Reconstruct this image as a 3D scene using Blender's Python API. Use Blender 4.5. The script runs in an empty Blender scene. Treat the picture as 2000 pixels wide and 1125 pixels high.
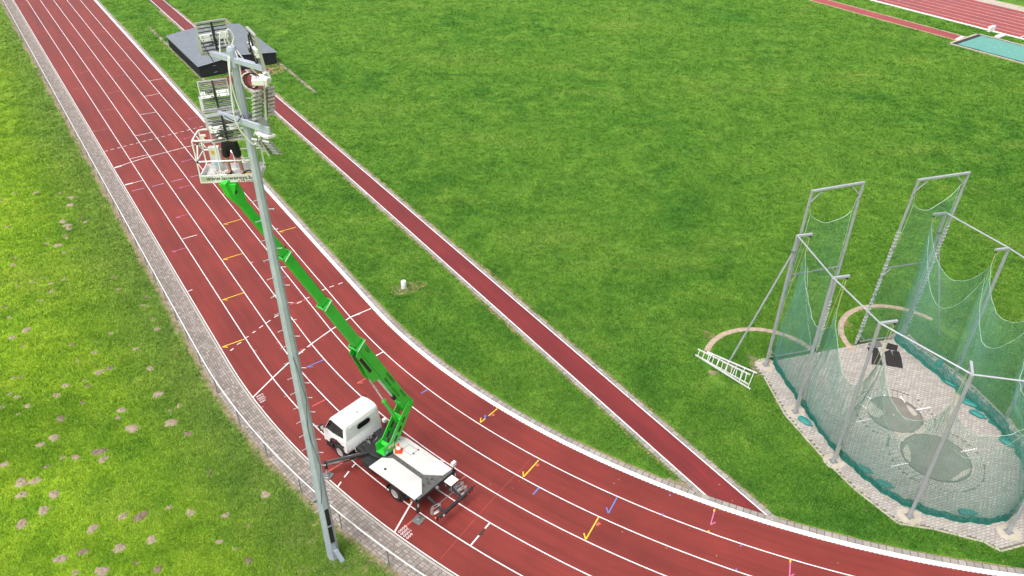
import bpy, bmesh, math, random
import numpy as np
from mathutils import Vector, Matrix

random.seed(7)
rng = np.random.default_rng(11)
R = math.radians
SC = bpy.context.scene
COL = SC.collection

# ------------------------------------------------------------------ camera
CAM_H, CAM_F, PITCH, ROLL = 23.5602, 1536.381, 0.606785, 0.0030317
cp, sp = math.cos(PITCH), math.sin(PITCH)
_F = Vector((0, cp, -sp)); _U0 = Vector((0, sp, cp)); _R0 = Vector((1, 0, 0))
_R = _R0 * math.cos(ROLL) + _U0 * math.sin(ROLL)
_U = -_R0 * math.sin(ROLL) + _U0 * math.cos(ROLL)
cam_d = bpy.data.cameras.new('camera'); cam = bpy.data.objects.new('camera', cam_d); COL.objects.link(cam)
cam.matrix_world = Matrix(((_R.x, _U.x, -_F.x, 0), (_R.y, _U.y, -_F.y, 0), (_R.z, _U.z, -_F.z, CAM_H), (0, 0, 0, 1)))
cam_d.sensor_width = 36; cam_d.lens = 36 * CAM_F / 2000
cam_d.clip_start = 0.5; cam_d.clip_end = 3000
SC.camera = cam

# ------------------------------------------------------------------ sky, sun, exposure (bright overcast day)
SUN_EL, SUN_AZ = R(64), R(215)          # azimuth measured clockwise from +Y
world = bpy.data.worlds.new('World'); SC.world = world; world.use_nodes = True
wn = world.node_tree; wn.nodes.clear()
wo = wn.nodes.new('ShaderNodeOutputWorld'); wb = wn.nodes.new('ShaderNodeBackground')
sk = wn.nodes.new('ShaderNodeTexSky'); sk.sky_type = 'NISHITA'; sk.sun_disc = False
sk.sun_elevation = SUN_EL; sk.sun_rotation = SUN_AZ; sk.air_density = 1.0; sk.dust_density = 6.0; sk.ozone_density = 1.0
hs = wn.nodes.new('ShaderNodeHueSaturation'); hs.inputs['Saturation'].default_value = 0.28
wn.links.new(sk.outputs[0], hs.inputs['Color']); wn.links.new(hs.outputs[0], wb.inputs[0]); wn.links.new(wb.outputs[0], wo.inputs[0])
wb.inputs[1].default_value = 0.13
sun_d = bpy.data.lights.new('sun', 'SUN'); sun = bpy.data.objects.new('sun', sun_d); COL.objects.link(sun)
sun_d.energy = 1.45; sun_d.angle = R(22); sun_d.color = (1.0, 0.97, 0.93)
sdir = Vector((math.sin(SUN_AZ) * math.cos(SUN_EL), math.cos(SUN_AZ) * math.cos(SUN_EL), math.sin(SUN_EL)))
sun.rotation_euler = sdir.to_track_quat('Z', 'Y').to_euler(); sun.location = sdir * 100
SC.view_settings.view_transform = 'Standard'; SC.view_settings.look = 'None'
SC.view_settings.exposure = 0.55; SC.view_settings.gamma = 1.0; SC.view_settings.use_curve_mapping = False

# ------------------------------------------------------------------ survey helpers
def at(px, py, z=0.0):
    """survey point: where the sight line through a photo point meets the height z"""
    d = _R * ((px - 1000) / CAM_F) - _U * ((py - 562.5) / CAM_F) + _F
    t = (z - CAM_H) / d.z
    return Vector((d.x * t, d.y * t, z))

PHI, OFF, S0, R0 = 2.17065769, -12.2678265, 30.4177085, 36.7380341
D2 = np.array([math.cos(PHI), math.sin(PHI)]); N2 = np.array([-D2[1], D2[0]])
CEN = D2 * S0 + N2 * (OFF - R0)
def strt(a, b): return D2 * a + N2 * (b + OFF)
def trk(s, r):
    """track coordinates: s along the inner edge (0 = end of straight), r outward"""
    if s >= 0: return strt(S0 + s, r)
    th = -s / R0
    return CEN + (R0 + r) * (N2 * math.cos(th) - D2 * math.sin(th))
def trk_np(P):
    a = P @ D2; b = P @ N2 - OFF
    dd = P - CEN
    rr = np.hypot(dd[:, 0], dd[:, 1]) - R0
    th = np.arctan2(-(dd @ D2), dd @ N2)
    st = a > S0
    return np.where(st, a - S0, -th * R0), np.where(st, b, rr)

# ------------------------------------------------------------------ materials
def new_mat(name):
    m = bpy.data.materials.new(name); m.use_nodes = True
    nt = m.node_tree; b = nt.nodes['Principled BSDF']
    return m, nt, b
def N(nt, t, **kw):
    n = nt.nodes.new(t)
    for k, v in kw.items(): setattr(n, k, v)
    return n
def mixc(nt, fac, a, b, mode='MIX'):
    n = nt.nodes.new('ShaderNodeMix'); n.data_type = 'RGBA'; n.blend_type = mode
    for sock, v in ((n.inputs[0], fac), (n.inputs[6], a), (n.inputs[7], b)):
        if hasattr(v, 'is_output'): nt.links.new(v, sock)
        elif isinstance(v, (int, float)): sock.default_value = v
        else: sock.default_value = (*v[:3], 1)
    return n.outputs[2]
def noise(nt, scale, detail=4, rough=0.55, vec=None, dist=0.0):
    n = N(nt, 'ShaderNodeTexNoise'); n.inputs['Scale'].default_value = scale
    n.inputs['Detail'].default_value = detail; n.inputs['Roughness'].default_value = rough
    n.inputs['Distortion'].default_value = dist
    if vec is not None: nt.links.new(vec, n.inputs['Vector'])
    return n.outputs['Fac']
def ramp(nt, fac, stops):
    n = N(nt, 'ShaderNodeValToRGB'); nt.links.new(fac, n.inputs[0])
    e = n.color_ramp.elements
    while len(e) < len(stops): e.new(0.5)
    for i, (p, c) in enumerate(stops):
        e[i].position = p; e[i].color = (*c, 1) if not isinstance(c, (int, float)) else (c, c, c, 1)
    return n.outputs[0]
def bump(nt, bsdf, h, strength=0.3, dist=0.02):
    n = N(nt, 'ShaderNodeBump'); n.inputs['Strength'].default_value = strength; n.inputs['Distance'].default_value = dist
    nt.links.new(h, n.inputs['Height']); nt.links.new(n.outputs[0], bsdf.inputs['Normal'])
def wpos(nt): return N(nt, 'ShaderNodeNewGeometry').outputs['Position']
def math1(nt, op, a, b=None):
    n = N(nt, 'ShaderNodeMath', operation=op)
    for i, v in enumerate((a, b)):
        if v is None: continue
        if hasattr(v, 'is_output'): nt.links.new(v, n.inputs[i])
        else: n.inputs[i].default_value = v
    return n.outputs[0]

def simple(name, col, rough=0.5, metal=0.0, var=0.12, nscale=6.0, bstr=0.08, spec=None, dirt=None, coat=0.0):
    m, nt, b = new_mat(name)
    p = wpos(nt)
    f = noise(nt, nscale, 6, 0.6, p)
    lo = [c * (1 - var) for c in col]; hi = [min(1, c * (1 + var)) for c in col]
    c = ramp(nt, f, [(0.3, lo), (0.7, hi)])
    if dirt:
        f2 = noise(nt, nscale * 0.45, 5, 0.65, p)
        k = ramp(nt, f2, [(0.5, 0.0), (0.72, 0.65)])
        c = mixc(nt, k, c, dirt)
    nt.links.new(c, b.inputs['Base Color'])
    b.inputs['Roughness'].default_value = rough; b.inputs['Metallic'].default_value = metal
    if coat: b.inputs['Coat Weight'].default_value = coat; b.inputs['Coat Roughness'].default_value = 0.15
    if spec is not None: b.inputs['Specular IOR Level'].default_value = spec
    if bstr: bump(nt, b, noise(nt, nscale * 6, 4, 0.6, p), bstr, 0.01)
    return m

def piece_mat(name, c0, c1, c2, rough=0.85, single=False):
    """bricks and pavers: tone differs from piece to piece"""
    m, nt, b = new_mat(name)
    if single: t = N(nt, 'ShaderNodeObjectInfo').outputs['Random']
    else:
        at_ = N(nt, 'ShaderNodeAttribute'); at_.attribute_name = 'tone'; t = at_.outputs['Fac']
    p = wpos(nt)
    c = ramp(nt, t, [(0.0, c0), (0.5, c1), (1.0, c2)])
    sp_ = noise(nt, 38, 5, 0.7, p)
    c = mixc(nt, 0.55, c, ramp(nt, sp_, [(0.3, [0.35] * 3), (0.7, [1.5] * 3)]), 'MULTIPLY')
    lg = noise(nt, 0.8, 5, 0.7, p)
    c = mixc(nt, ramp(nt, lg, [(0.50, 0.0), (0.80, 0.32)]), c, (0.16, 0.14, 0.095))
    nt.links.new(c, b.inputs['Base Color']); b.inputs['Roughness'].default_value = rough
    bump(nt, b, sp_, 0.25, 0.008)
    return m

def grass_mat(name, blades=False):
    m, nt, b = new_mat(name)
    p = wpos(nt)
    big = noise(nt, 0.07, 4, 0.6, p)
    mid = noise(nt, 0.55, 5, 0.65, p)
    sm = noise(nt, 2.6, 5, 0.7, p)
    fine = noise(nt, 14, 5, 0.75, p)
    # infield: fresh mid green;  outer lawn (beyond the railing): yellower
    dp = N(nt, 'ShaderNodeVectorMath', operation='DOT_PRODUCT'); nt.links.new(p, dp.inputs[0]); dp.inputs[1].default_value = (N2[0], N2[1], 0)
    bstr_ = math1(nt, 'SUBTRACT', dp.outputs['Value'], OFF)
    da = N(nt, 'ShaderNodeVectorMath', operation='DOT_PRODUCT'); nt.links.new(p, da.inputs[0]); da.inputs[1].default_value = (D2[0], D2[1], 0)
    acl = math1(nt, 'MINIMUM', math1(nt, 'SUBTRACT', da.outputs['Value'], S0), 0.0)      # along the bend only
    bpr = math1(nt, 'ADD', bstr_, R0)
    hyp = math1(nt, 'SQRT', math1(nt, 'ADD', math1(nt, 'MULTIPLY', acl, acl), math1(nt, 'MULTIPLY', bpr, bpr)))
    on_bend = math1(nt, 'LESS_THAN', acl, -1e-6)
    bcoord = math1(nt, 'ADD', math1(nt, 'MULTIPLY', on_bend, math1(nt, 'SUBTRACT', hyp, R0)), math1(nt, 'MULTIPLY', math1(nt, 'SUBTRACT', 1.0, on_bend), bstr_))
    mm = N(nt, 'ShaderNodeMapRange'); nt.links.new(bcoord, mm.inputs[0]); mm.inputs[1].default_value = 8.2; mm.inputs[2].default_value = 15.0; mm.inputs[3].default_value = 0.25
    left = math1(nt, 'MULTIPLY', mm.outputs[0], math1(nt, 'GREATER_THAN', bcoord, 4.0))
    k = 1.0 if blades else 0.85  # ground colour darkened: shade in the gaps between blades is put into it
    S = lambda *q: tuple(v * k for v in q)
    # slight stretch along the mowing direction
    mp = N(nt, 'ShaderNodeMapping'); nt.links.new(p, mp.inputs[0]); mp.inputs['Rotation'].default_value = (0, 0, -0.35); mp.inputs['Scale'].default_value = (0.45, 1.0, 1.0)
    worn = noise(nt, 0.22, 5, 0.62, mp.outputs[0], 0.6)
    infield = ramp(nt, mid, [(0.30, S(0.050, 0.165, 0.016)), (0.5, S(0.094, 0.242, 0.024)), (0.70, S(0.172, 0.325, 0.040))])
    outer = ramp(nt, mid, [(0.30, S(0.155, 0.335, 0.018)), (0.5, S(0.295, 0.480, 0.030)), (0.70, S(0.430, 0.580, 0.050))])
    c = mixc(nt, left, infield, outer)
    c = mixc(nt, ramp(nt, big, [(0.38, 0.0), (0.66, 0.65)]), c, mixc(nt, left, S(0.160, 0.310, 0.035), S(0.290, 0.420, 0.024)))
    c = mixc(nt, ramp(nt, worn, [(0.54, 0.0), (0.74, 0.45)]), c, mixc(nt, left, S(0.250, 0.345, 0.065), S(0.34, 0.40, 0.09)))
    c = mixc(nt, ramp(nt, worn, [(0.28, 0.75), (0.46, 0.0)]), c, mixc(nt, left, S(0.050, 0.180, 0.018), S(0.095, 0.235, 0.014)))
    c = mixc(nt, ramp(nt, sm, [(0.56, 0.0), (0.80, 0.6)]), c, mixc(nt, left, S(0.230, 0.320, 0.062), S(0.38, 0.47, 0.07)))
    c = mixc(nt, ramp(nt, sm, [(0.22, 0.65), (0.44, 0.0)]), c, S(0.036, 0.125, 0.012))
    eg = N(nt, 'ShaderNodeMapRange'); nt.links.new(bcoord, eg.inputs[0]); eg.inputs[1].default_value = 8.4; eg.inputs[2].default_value = 12.0; eg.inputs[3].default_value = 0.60; eg.inputs[4].default_value = 0.0
    gt = math1(nt, 'MULTIPLY', eg.outputs[0], math1(nt, 'GREATER_THAN', bcoord, 8.0))
    c = mixc(nt, gt, c, mixc(nt, mid, S(0.110, 0.210, 0.040), S(0.250, 0.315, 0.095)))
    if blades:
        rnd = N(nt, 'ShaderNodeAttribute'); rnd.attribute_name = 'tone'
        c = mixc(nt, 0.8, c, ramp(nt, rnd.outputs['Fac'], [(0.0, (0.42, 0.50, 0.36)), (0.30, (0.72, 0.78, 0.62)), (0.6, (1.15, 1.15, 1.05)), (0.93, (1.75, 1.6, 1.3)), (1.0, (2.6, 2.0, 2.2))]), 'MULTIPLY')
        nt.links.new(c, b.inputs['Base Color']); b.inputs['Roughness'].default_value = 0.6
        b.inputs['Specular IOR Level'].default_value = 0.25
        tr = N(nt, 'ShaderNodeBsdfTranslucent'); nt.links.new(c, tr.inputs[0])
        mx = N(nt, 'ShaderNodeMixShader'); mx.inputs[0].default_value = 0.35
        nt.links.new(b.outputs[0], mx.inputs[1]); nt.links.new(tr.outputs[0], mx.inputs[2])
        nt.links.new(mx.outputs[0], nt.nodes['Material Output'].inputs[0])
    else:
        c = mixc(nt, 0.75, c, ramp(nt, fine, [(0.25, [0.45] * 3), (0.75, [1.5] * 3)]), 'MULTIPLY')
        nt.links.new(c, b.inputs['Base Color']); b.inputs['Roughness'].default_value = 0.9
        b.inputs['Specular IOR Level'].default_value = 0.15
        bump(nt, b, fine, 0.9, 0.06)
    return m

def track_mat(name, base, streak=True):
    m, nt, b = new_mat(name)
    p = wpos(nt)
    uv = N(nt, 'ShaderNodeUVMap'); uv.uv_map = 'UVMap'
    mp = N(nt, 'ShaderNodeMapping'); nt.links.new(uv.outputs[0], mp.inputs[0]); mp.inputs['Scale'].default_value = (1.0, 0.035, 1)
    st = noise(nt, 2.4, 5, 0.6, mp.outputs[0])
    mp2 = N(nt, 'ShaderNodeMapping'); nt.links.new(uv.outputs[0], mp2.inputs[0]); mp2.inputs['Scale'].default_value = (1.0, 0.10, 1)
    st2 = noise(nt, 7, 4, 0.6, mp2.outputs[0])
    cl = noise(nt, 0.35, 5, 0.6, p)
    gr = noise(nt, 70, 3, 0.8, p)
    dk = [c * 0.78 for c in base]; lt = [c * 1.15 for c in base]
    c = ramp(nt, st, [(0.30, dk), (0.5, base), (0.72, lt)])
    c = mixc(nt, 0.5, c, ramp(nt, st2, [(0.3, [0.82] * 3), (0.7, [1.18] * 3)]), 'MULTIPLY')
    c = mixc(nt, 0.8, c, ramp(nt, cl, [(0.3, [0.80] * 3), (0.7, [1.18] * 3)]), 'MULTIPLY')
    c = mixc(nt, 0.5, c, ramp(nt, gr, [(0.3, [0.65] * 3), (0.7, [1.35] * 3)]), 'MULTIPLY')
    nt.links.new(c, b.inputs['Base Color'])
    rr = ramp(nt, cl, [(0.3, 0.50), (0.7, 0.66)])
    nt.links.new(rr, b.inputs['Roughness']); b.inputs['Specular IOR Level'].default_value = 0.5
    b.inputs['Sheen Weight'].default_value = 0.16; b.inputs['Sheen Roughness'].default_value = 0.45; b.inputs['Sheen Tint'].default_value = (1, 0.75, 0.72, 1)
    bump(nt, b, gr, 0.18, 0.004)
    return m

def glass_mat(name):
    m, nt, b = new_mat(name)
    b.inputs['Base Color'].default_value = (0.010, 0.012, 0.013, 1); b.inputs['Roughness'].default_value = 0.06
    b.inputs['Specular IOR Level'].default_value = 0.6
    return m

M = {}
M['grass'] = grass_mat('grass_ground'); M['blade'] = grass_mat('grass_blade', True)
M['soil'] = simple('soil', (0.25, 0.195, 0.125), 0.95, var=0.30, nscale=7, bstr=0.7)
M['mole'] = simple('mole_soil', (0.305, 0.240, 0.170), 0.95, var=0.28, nscale=9, bstr=0.8)
M['mole2'] = simple('mole_soil_damp', (0.195, 0.145, 0.100), 0.95, var=0.35, nscale=11, bstr=0.9)
M['dry'] = simple('dry_grass', (0.24, 0.205, 0.085), 0.95, var=0.45, nscale=10, bstr=0.6)
M['track'] = track_mat('track_red', (0.190, 0.0215, 0.0155)); M['runway'] = track_mat('runway_red', (0.165, 0.014, 0.015))
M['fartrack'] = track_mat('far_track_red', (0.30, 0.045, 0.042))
M['line'] = simple('line_white', (0.76, 0.73, 0.73), 0.6, var=0.12, nscale=5, bstr=0.05, dirt=(0.58, 0.44, 0.43))
M['oldline'] = simple('line_faded', (0.52, 0.20, 0.18), 0.7, var=0.3, nscale=14, bstr=0.0)
M['redline'] = simple('line_red', (0.48, 0.090, 0.075), 0.7, var=0.2, nscale=10, bstr=0.0)
M['yellow'] = simple('line_yellow', (0.74, 0.50, 0.035), 0.6, var=0.12, bstr=0.0)
M['blue'] = simple('line_blue', (0.12, 0.20, 0.52), 0.6, var=0.12, bstr=0.0)
M['pink'] = simple('line_pink', (0.56, 0.15, 0.30), 0.6, var=0.15, bstr=0.0)
M['lilac'] = simple('line_lilac', (0.52, 0.33, 0.48), 0.6, var=0.15, bstr=0.0)
M['black_line'] = simple('line_black', (0.03, 0.025, 0.025), 0.7, bstr=0.0)
M['kerb'] = simple('kerb_white', (0.86, 0.86, 0.86), 0.45, var=0.05, nscale=3, bstr=0.03)
M['brick'] = piece_mat('path_brick', (0.235, 0.200, 0.180), (0.29, 0.25, 0.225), (0.385, 0.335, 0.305))
M['brick1'] = piece_mat('path_brick_single', (0.235, 0.200, 0.180), (0.29, 0.25, 0.225), (0.385, 0.335, 0.305), single=True)
M['paver'] = piece_mat('grey_paver', (0.26, 0.235, 0.215), (0.31, 0.28, 0.255), (0.37, 0.335, 0.305))
M['paver1'] = piece_mat('grey_paver_single', (0.26, 0.235, 0.215), (0.31, 0.28, 0.255), (0.37, 0.335, 0.305), single=True)
M['cbrick'] = piece_mat('cage_brick', (0.36, 0.325, 0.295), (0.415, 0.38, 0.348), (0.465, 0.43, 0.395))
M['cbrick1'] = piece_mat('cage_brick_single', (0.36, 0.325, 0.295), (0.415, 0.38, 0.348), (0.465, 0.43, 0.395), single=True)
M['joint'] = simple('joint_sand', (0.085, 0.072, 0.055), 0.95, var=0.3, nscale=4, bstr=0.3)
M['edge'] = simple('edge_concrete', (0.40, 0.365, 0.335), 0.9, var=0.15, nscale=3, bstr=0.25)
M['cjoint'] = simple('cage_joint', (0.16, 0.145, 0.12), 0.95, var=0.3, nscale=4, bstr=0.3)
M['conc'] = simple('concrete', (0.44, 0.39, 0.32), 0.9, var=0.18, nscale=3, bstr=0.25, dirt=(0.30, 0.27, 0.16))
M['circle'] = simple('circle_concrete', (0.200, 0.185, 0.160), 0.75, var=0.18, nscale=1.6, bstr=0.15)
M['circle_dry'] = simple('circle_concrete_dry', (0.40, 0.36, 0.31), 0.85, var=0.15, nscale=2, bstr=0.15)
M['pinkconc'] = simple('pink_concrete', (0.42, 0.31, 0.24), 0.9, var=0.2, nscale=4, bstr=0.3)
M['galv'] = simple('galvanised', (0.46, 0.49, 0.53), 0.5, metal=0.35, var=0.10, nscale=4, bstr=0.04)
M['galvd'] = simple('galvanised_dull', (0.29, 0.30, 0.31), 0.55, metal=0.45, var=0.18, nscale=7, bstr=0.06)
M['mast'] = simple('mast_grey', (0.43, 0.47, 0.58), 0.5, metal=0.15, var=0.10, nscale=2.5, bstr=0.04)
M['white'] = simple('white_paint', (0.83, 0.83, 0.83), 0.30, var=0.03, nscale=2, bstr=0.0, coat=0.35)
M['offwhite'] = simple('offwhite', (0.70, 0.70, 0.69), 0.5, var=0.10, nscale=5, bstr=0.04)
M['lamp'] = simple('lamp_alu', (0.54, 0.54, 0.54), 0.42, metal=0.4, var=0.10, nscale=9, bstr=0.03)
M['lampglass'] = simple('lamp_fin_dark', (0.06, 0.06, 0.065), 0.4, metal=0.3, var=0.15, bstr=0.0)
M['black'] = simple('black_plastic', (0.018, 0.018, 0.019), 0.45, var=0.2, nscale=8, bstr=0.04)
M['chassis'] = simple('chassis_black', (0.022, 0.023, 0.025), 0.45, var=0.35, nscale=8, bstr=0.06)
M['rubber'] = simple('rubber', (0.022, 0.021, 0.021), 0.8, var=0.25, nscale=12, bstr=0.15)
M['mat'] = simple('rubber_mat', (0.020, 0.017, 0.018), 0.9, var=0.3, nscale=9, bstr=0.2)
M['matgrey'] = simple('rubber_mat_grey', (0.13, 0.13, 0.135), 0.9, var=0.2, nscale=9, bstr=0.2)
M['green'] = simple('boom_green', (0.030, 0.56, 0.040), 0.38, var=0.08, nscale=3, bstr=0.02, coat=0.3)
M['bed'] = simple('bed_alu', (0.68, 0.665, 0.64), 0.45, metal=0.15, var=0.07, nscale=2.5, bstr=0.05, dirt=(0.52, 0.50, 0.46))
M['bedgrey'] = simple('bed_channel', (0.095, 0.092, 0.088), 0.75, var=0.35, nscale=7, bstr=0.1)
M['steel'] = simple('steel_grey', (0.20, 0.20, 0.195), 0.6, metal=0.3, var=0.2, nscale=8, bstr=0.06)
M['chrome'] = simple('chrome_rod', (0.62, 0.60, 0.58), 0.2, metal=0.9, var=0.05, bstr=0.0)
M['orange'] = simple('cone_orange', (0.80, 0.085, 0.020), 0.5, var=0.05, bstr=0.0)
M['red'] = simple('red_lens', (0.50, 0.02, 0.02), 0.25, var=0.05, bstr=0.0)
M['amber'] = simple('amber_lens', (0.75, 0.22, 0.02), 0.25, var=0.05, bstr=0.0)
M['skin'] = simple('skin', (0.46, 0.25, 0.18), 0.55, var=0.08, bstr=0.0)
M['shorts'] = simple('black_cloth', (0.014, 0.014, 0.016), 0.9, var=0.2, nscale=20, bstr=0.1)
M['shirt'] = simple('dark_green_cloth', (0.035, 0.050, 0.035), 0.9, var=0.2, nscale=20, bstr=0.1)
M['hair'] = simple('hair', (0.05, 0.033, 0.02), 0.7, var=0.3, nscale=40, bstr=0.2)
M['glass'] = glass_mat('dark_glass')
M['shedroof'] = simple('shed_roof', (0.285, 0.315, 0.355), 0.5, metal=0.1, var=0.08, nscale=2, bstr=0.03)
M['shedwall'] = simple('shed_wall', (0.022, 0.027, 0.034), 0.6, var=0.2, nscale=3, bstr=0.03)
M['teal'] = simple('teal_cover', (0.115, 0.325, 0.28), 0.6, var=0.10, nscale=2.0, bstr=0.12)
M['net'] = simple('net_green', (0.135, 0.345, 0.28), 0.6, var=0.10, nscale=2, bstr=0.0)
M['hem'] = simple('net_hem_green', (0.010, 0.19, 0.145), 0.7, var=0.2, nscale=6, bstr=0.0)
M['netedge'] = simple('net_edge_cord', (0.42, 0.60, 0.46), 0.7, var=0.1, bstr=0.0)
M['rope'] = simple('rope_yellow', (0.55, 0.58, 0.30), 0.8, var=0.15, bstr=0.0)
M['bag'] = simple('sandbag_teal', (0.018, 0.22, 0.195), 0.6, var=0.15, nscale=9, bstr=0.2)
M['leaf'] = simple('dead_leaf', (0.33, 0.22, 0.11), 0.9, var=0.35, nscale=10, bstr=0.1)
M['yellowtool'] = simple('yellow_plastic', (0.72, 0.42, 0.02), 0.4, var=0.05, bstr=0.0)
M['sticker'] = simple('sticker', (0.70, 0.66, 0.55), 0.5, var=0.1, bstr=0.0)
M['lblue'] = simple('light_blue', (0.28, 0.58, 0.72), 0.5, var=0.05, bstr=0.0)
M['rust'] = simple('rusty', (0.17, 0.09, 0.05), 0.8, var=0.4, nscale=9, bstr=0.2)

# ------------------------------------------------------------------ object helpers
def tag(o, label=None, cat=None, group=None, kind=None):
    if label: o['label'] = label
    if cat: o['category'] = cat
    if group: o['group'] = group
    if kind: o['kind'] = kind
    return o
def thing(name, loc, label, cat, group=None, rz=0.0):
    o = bpy.data.objects.new(name, None); COL.objects.link(o)
    o.empty_display_size = 0.2
    o.location = Vector((loc[0], loc[1], loc[2] if len(loc) > 2 else 0)); o.rotation_euler = (0, 0, rz)
    return tag(o, label, cat, group)
def root_inv(o):
    while o.parent: o = o.parent
    return (Matrix.Translation(o.location) @ o.rotation_euler.to_matrix().to_4x4()).inverted()

def basis(zdir, up=(0, 0, 1)):
    z = Vector(zdir).normalized(); u = Vector(up)
    if abs(z.dot(u)) > 0.98: u = Vector((0, 1, 0))
    x = u.cross(z).normalized(); y = z.cross(x)
    return x, y, z

class MB:
    def __init__(s): s.v = []; s.f = []; s.t = []
    def add(s, vs, fs, tone=None):
        k = len(s.v); s.v += [tuple(v) for v in vs]; s.f += [tuple(i + k for i in f) for f in fs]
        s.t += [tone if tone is not None else 0.5] * len(fs)
        return s
    def box(s, c, size, ax=None, tone=None):
        c = Vector(c)
        X, Y, Z = ax if ax else (Vector((1, 0, 0)), Vector((0, 1, 0)), Vector((0, 0, 1)))
        a, b, h = size[0] / 2, size[1] / 2, size[2] / 2
        vs = [c + X * (i * a) + Y * (j * b) + Z * (k * h) for k in (-1, 1) for i, j in ((-1, -1), (1, -1), (1, 1), (-1, 1))]
        return s.add(vs, [(3, 2, 1, 0), (4, 5, 6, 7), (0, 1, 5, 4), (1, 2, 6, 5), (2, 3, 7, 6), (3, 0, 4, 7)], tone)
    def bar(s, p, q, w, h, up=(0, 0, 1)):
        p, q = Vector(p), Vector(q); x, y, z = basis(q - p, up)
        return s.box((p + q) / 2, (w, h, (q - p).length), (x, y, z))
    def tube(s, pts, r, n=8, caps=True):
        pts = [Vector(p) for p in pts]; rs = r if isinstance(r, (list, tuple)) else [r] * len(pts)
        vs = []; fs = []; px = None
        for i, p in enumerate(pts):
            dr = (pts[min(i + 1, len(pts) - 1)] - pts[max(i - 1, 0)])
            if dr.length < 1e-9: dr = Vector((0, 0, 1))
            x, y, z = basis(dr, px.cross(dr) if False else (0, 0, 1))
            if px is not None:
                x = (px - z * px.dot(z)); x = x.normalized() if x.length > 1e-6 else basis(dr)[0]; y = z.cross(x)
            px = x
            for k in range(n):
                a = 2 * math.pi * (k + 0.5) / n
                vs.append(p + x * (math.cos(a) * rs[i]) + y * (math.sin(a) * rs[i]))
        for i in range(len(pts) - 1):
            for k in range(n):
                a, b = i * n + k, i * n + (k + 1) % n
                fs.append((a, b, b + n, a + n))
        if caps: fs.append(tuple(range(n - 1, -1, -1))); fs.append(tuple(range((len(pts) - 1) * n, len(pts) * n)))
        return s.add(vs, fs)
    def prism(s, poly, z0, z1, fr=None, tone=None):
        """poly in the XY of frame fr = (origin, X, Y, Z)"""
        o, X, Y, Z = fr if fr else (Vector((0, 0, 0)), Vector((1, 0, 0)), Vector((0, 1, 0)), Vector((0, 0, 1)))
        n = len(poly)
        vs = [o + X * p[0] + Y * p[1] + Z * z0 for p in poly] + [o + X * p[0] + Y * p[1] + Z * z1 for p in poly]
        fs = [tuple(range(n - 1, -1, -1)), tuple(range(n, 2 * n))] + [(i, (i + 1) % n, n + (i + 1) % n, n + i) for i in range(n)]
        return s.add(vs, fs, tone)
    def lathe(s, prof, o=(0, 0, 0), ax=None, n=16):
        o = Vector(o); X, Y, Z = ax if ax else (Vector((1, 0, 0)), Vector((0, 1, 0)), Vector((0, 0, 1)))
        vs = []; fs = []
        for r, z in prof:
            for k in range(n):
                a = 2 * math.pi * k / n
                vs.append(o + X * (r * math.cos(a)) + Y * (r * math.sin(a)) + Z * z)
        for i in range(len(prof) - 1):
            for k in range(n):
                a, b = i * n + k, i * n + (k + 1) % n
                fs.append((a, b, b + n, a + n))
        fs.append(tuple(range(n - 1, -1, -1))); fs.append(tuple(range((len(prof) - 1) * n, len(prof) * n)))
        return s.add(vs, fs)
    def sheet(s, poly, z):
        return s.add([(p[0], p[1], z) for p in poly], [tuple(range(len(poly)))])
    def build(s, name, m, parent=None, world=False, smooth=False, bevel=0.0, seg=2, tri=False, tones=False, pick=None):
        me = bpy.data.meshes.new(name)
        vs = s.v
        if world and parent is not None:
            inv = root_inv(parent); vs = [tuple(inv @ Vector(v)) for v in vs]
        me.from_pydata(vs, [], s.f)
        bm = bmesh.new(); bm.from_mesh(me)
        bmesh.ops.recalc_face_normals(bm, faces=bm.faces)
        if bevel:
            ed = [e for e in bm.edges if len(e.link_faces) == 2 and e.calc_face_angle(0) > (0.6 if pick is None else 0.25) and (pick is None or pick(e))]
            bmesh.ops.bevel(bm, geom=ed, offset=bevel, segments=seg, affect='EDGES', profile=0.5, clamp_overlap=True)
        bm.to_mesh(me); bm.free()
        if smooth:
            me.polygons.foreach_set('use_smooth', [True] * len(me.polygons))
            me.set_sharp_from_angle(angle=R(38))
        if tones:
            a = me.attributes.new('tone', 'FLOAT', 'FACE'); a.data.foreach_set('value', s.t)
        o = bpy.data.objects.new(name, me); COL.objects.link(o)
        me.materials.append(m)
        if parent: o.parent = parent
        return o

def structure(o): o['kind'] = 'structure'; return o
def stuff(o): o['kind'] = 'stuff'; return o

def ribbon(mb, pts, w, z, shift=0.0):
    """flat strip of width w along plan polyline pts"""
    pts = [np.array(p[:2], float) for p in pts]; vs = []
    for i, p in enumerate(pts):
        t = pts[min(i + 1, len(pts) - 1)] - pts[max(i - 1, 0)]; t = t / (np.linalg.norm(t) + 1e-9); nn = np.array([-t[1], t[0]])
        a = p + nn * (shift + w / 2); b = p + nn * (shift - w / 2)
        vs += [(a[0], a[1], z), (b[0], b[1], z)]
    return mb.add(vs, [(2 * i, 2 * i + 1, 2 * i + 3, 2 * i + 2) for i in range(len(pts) - 1)])

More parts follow.
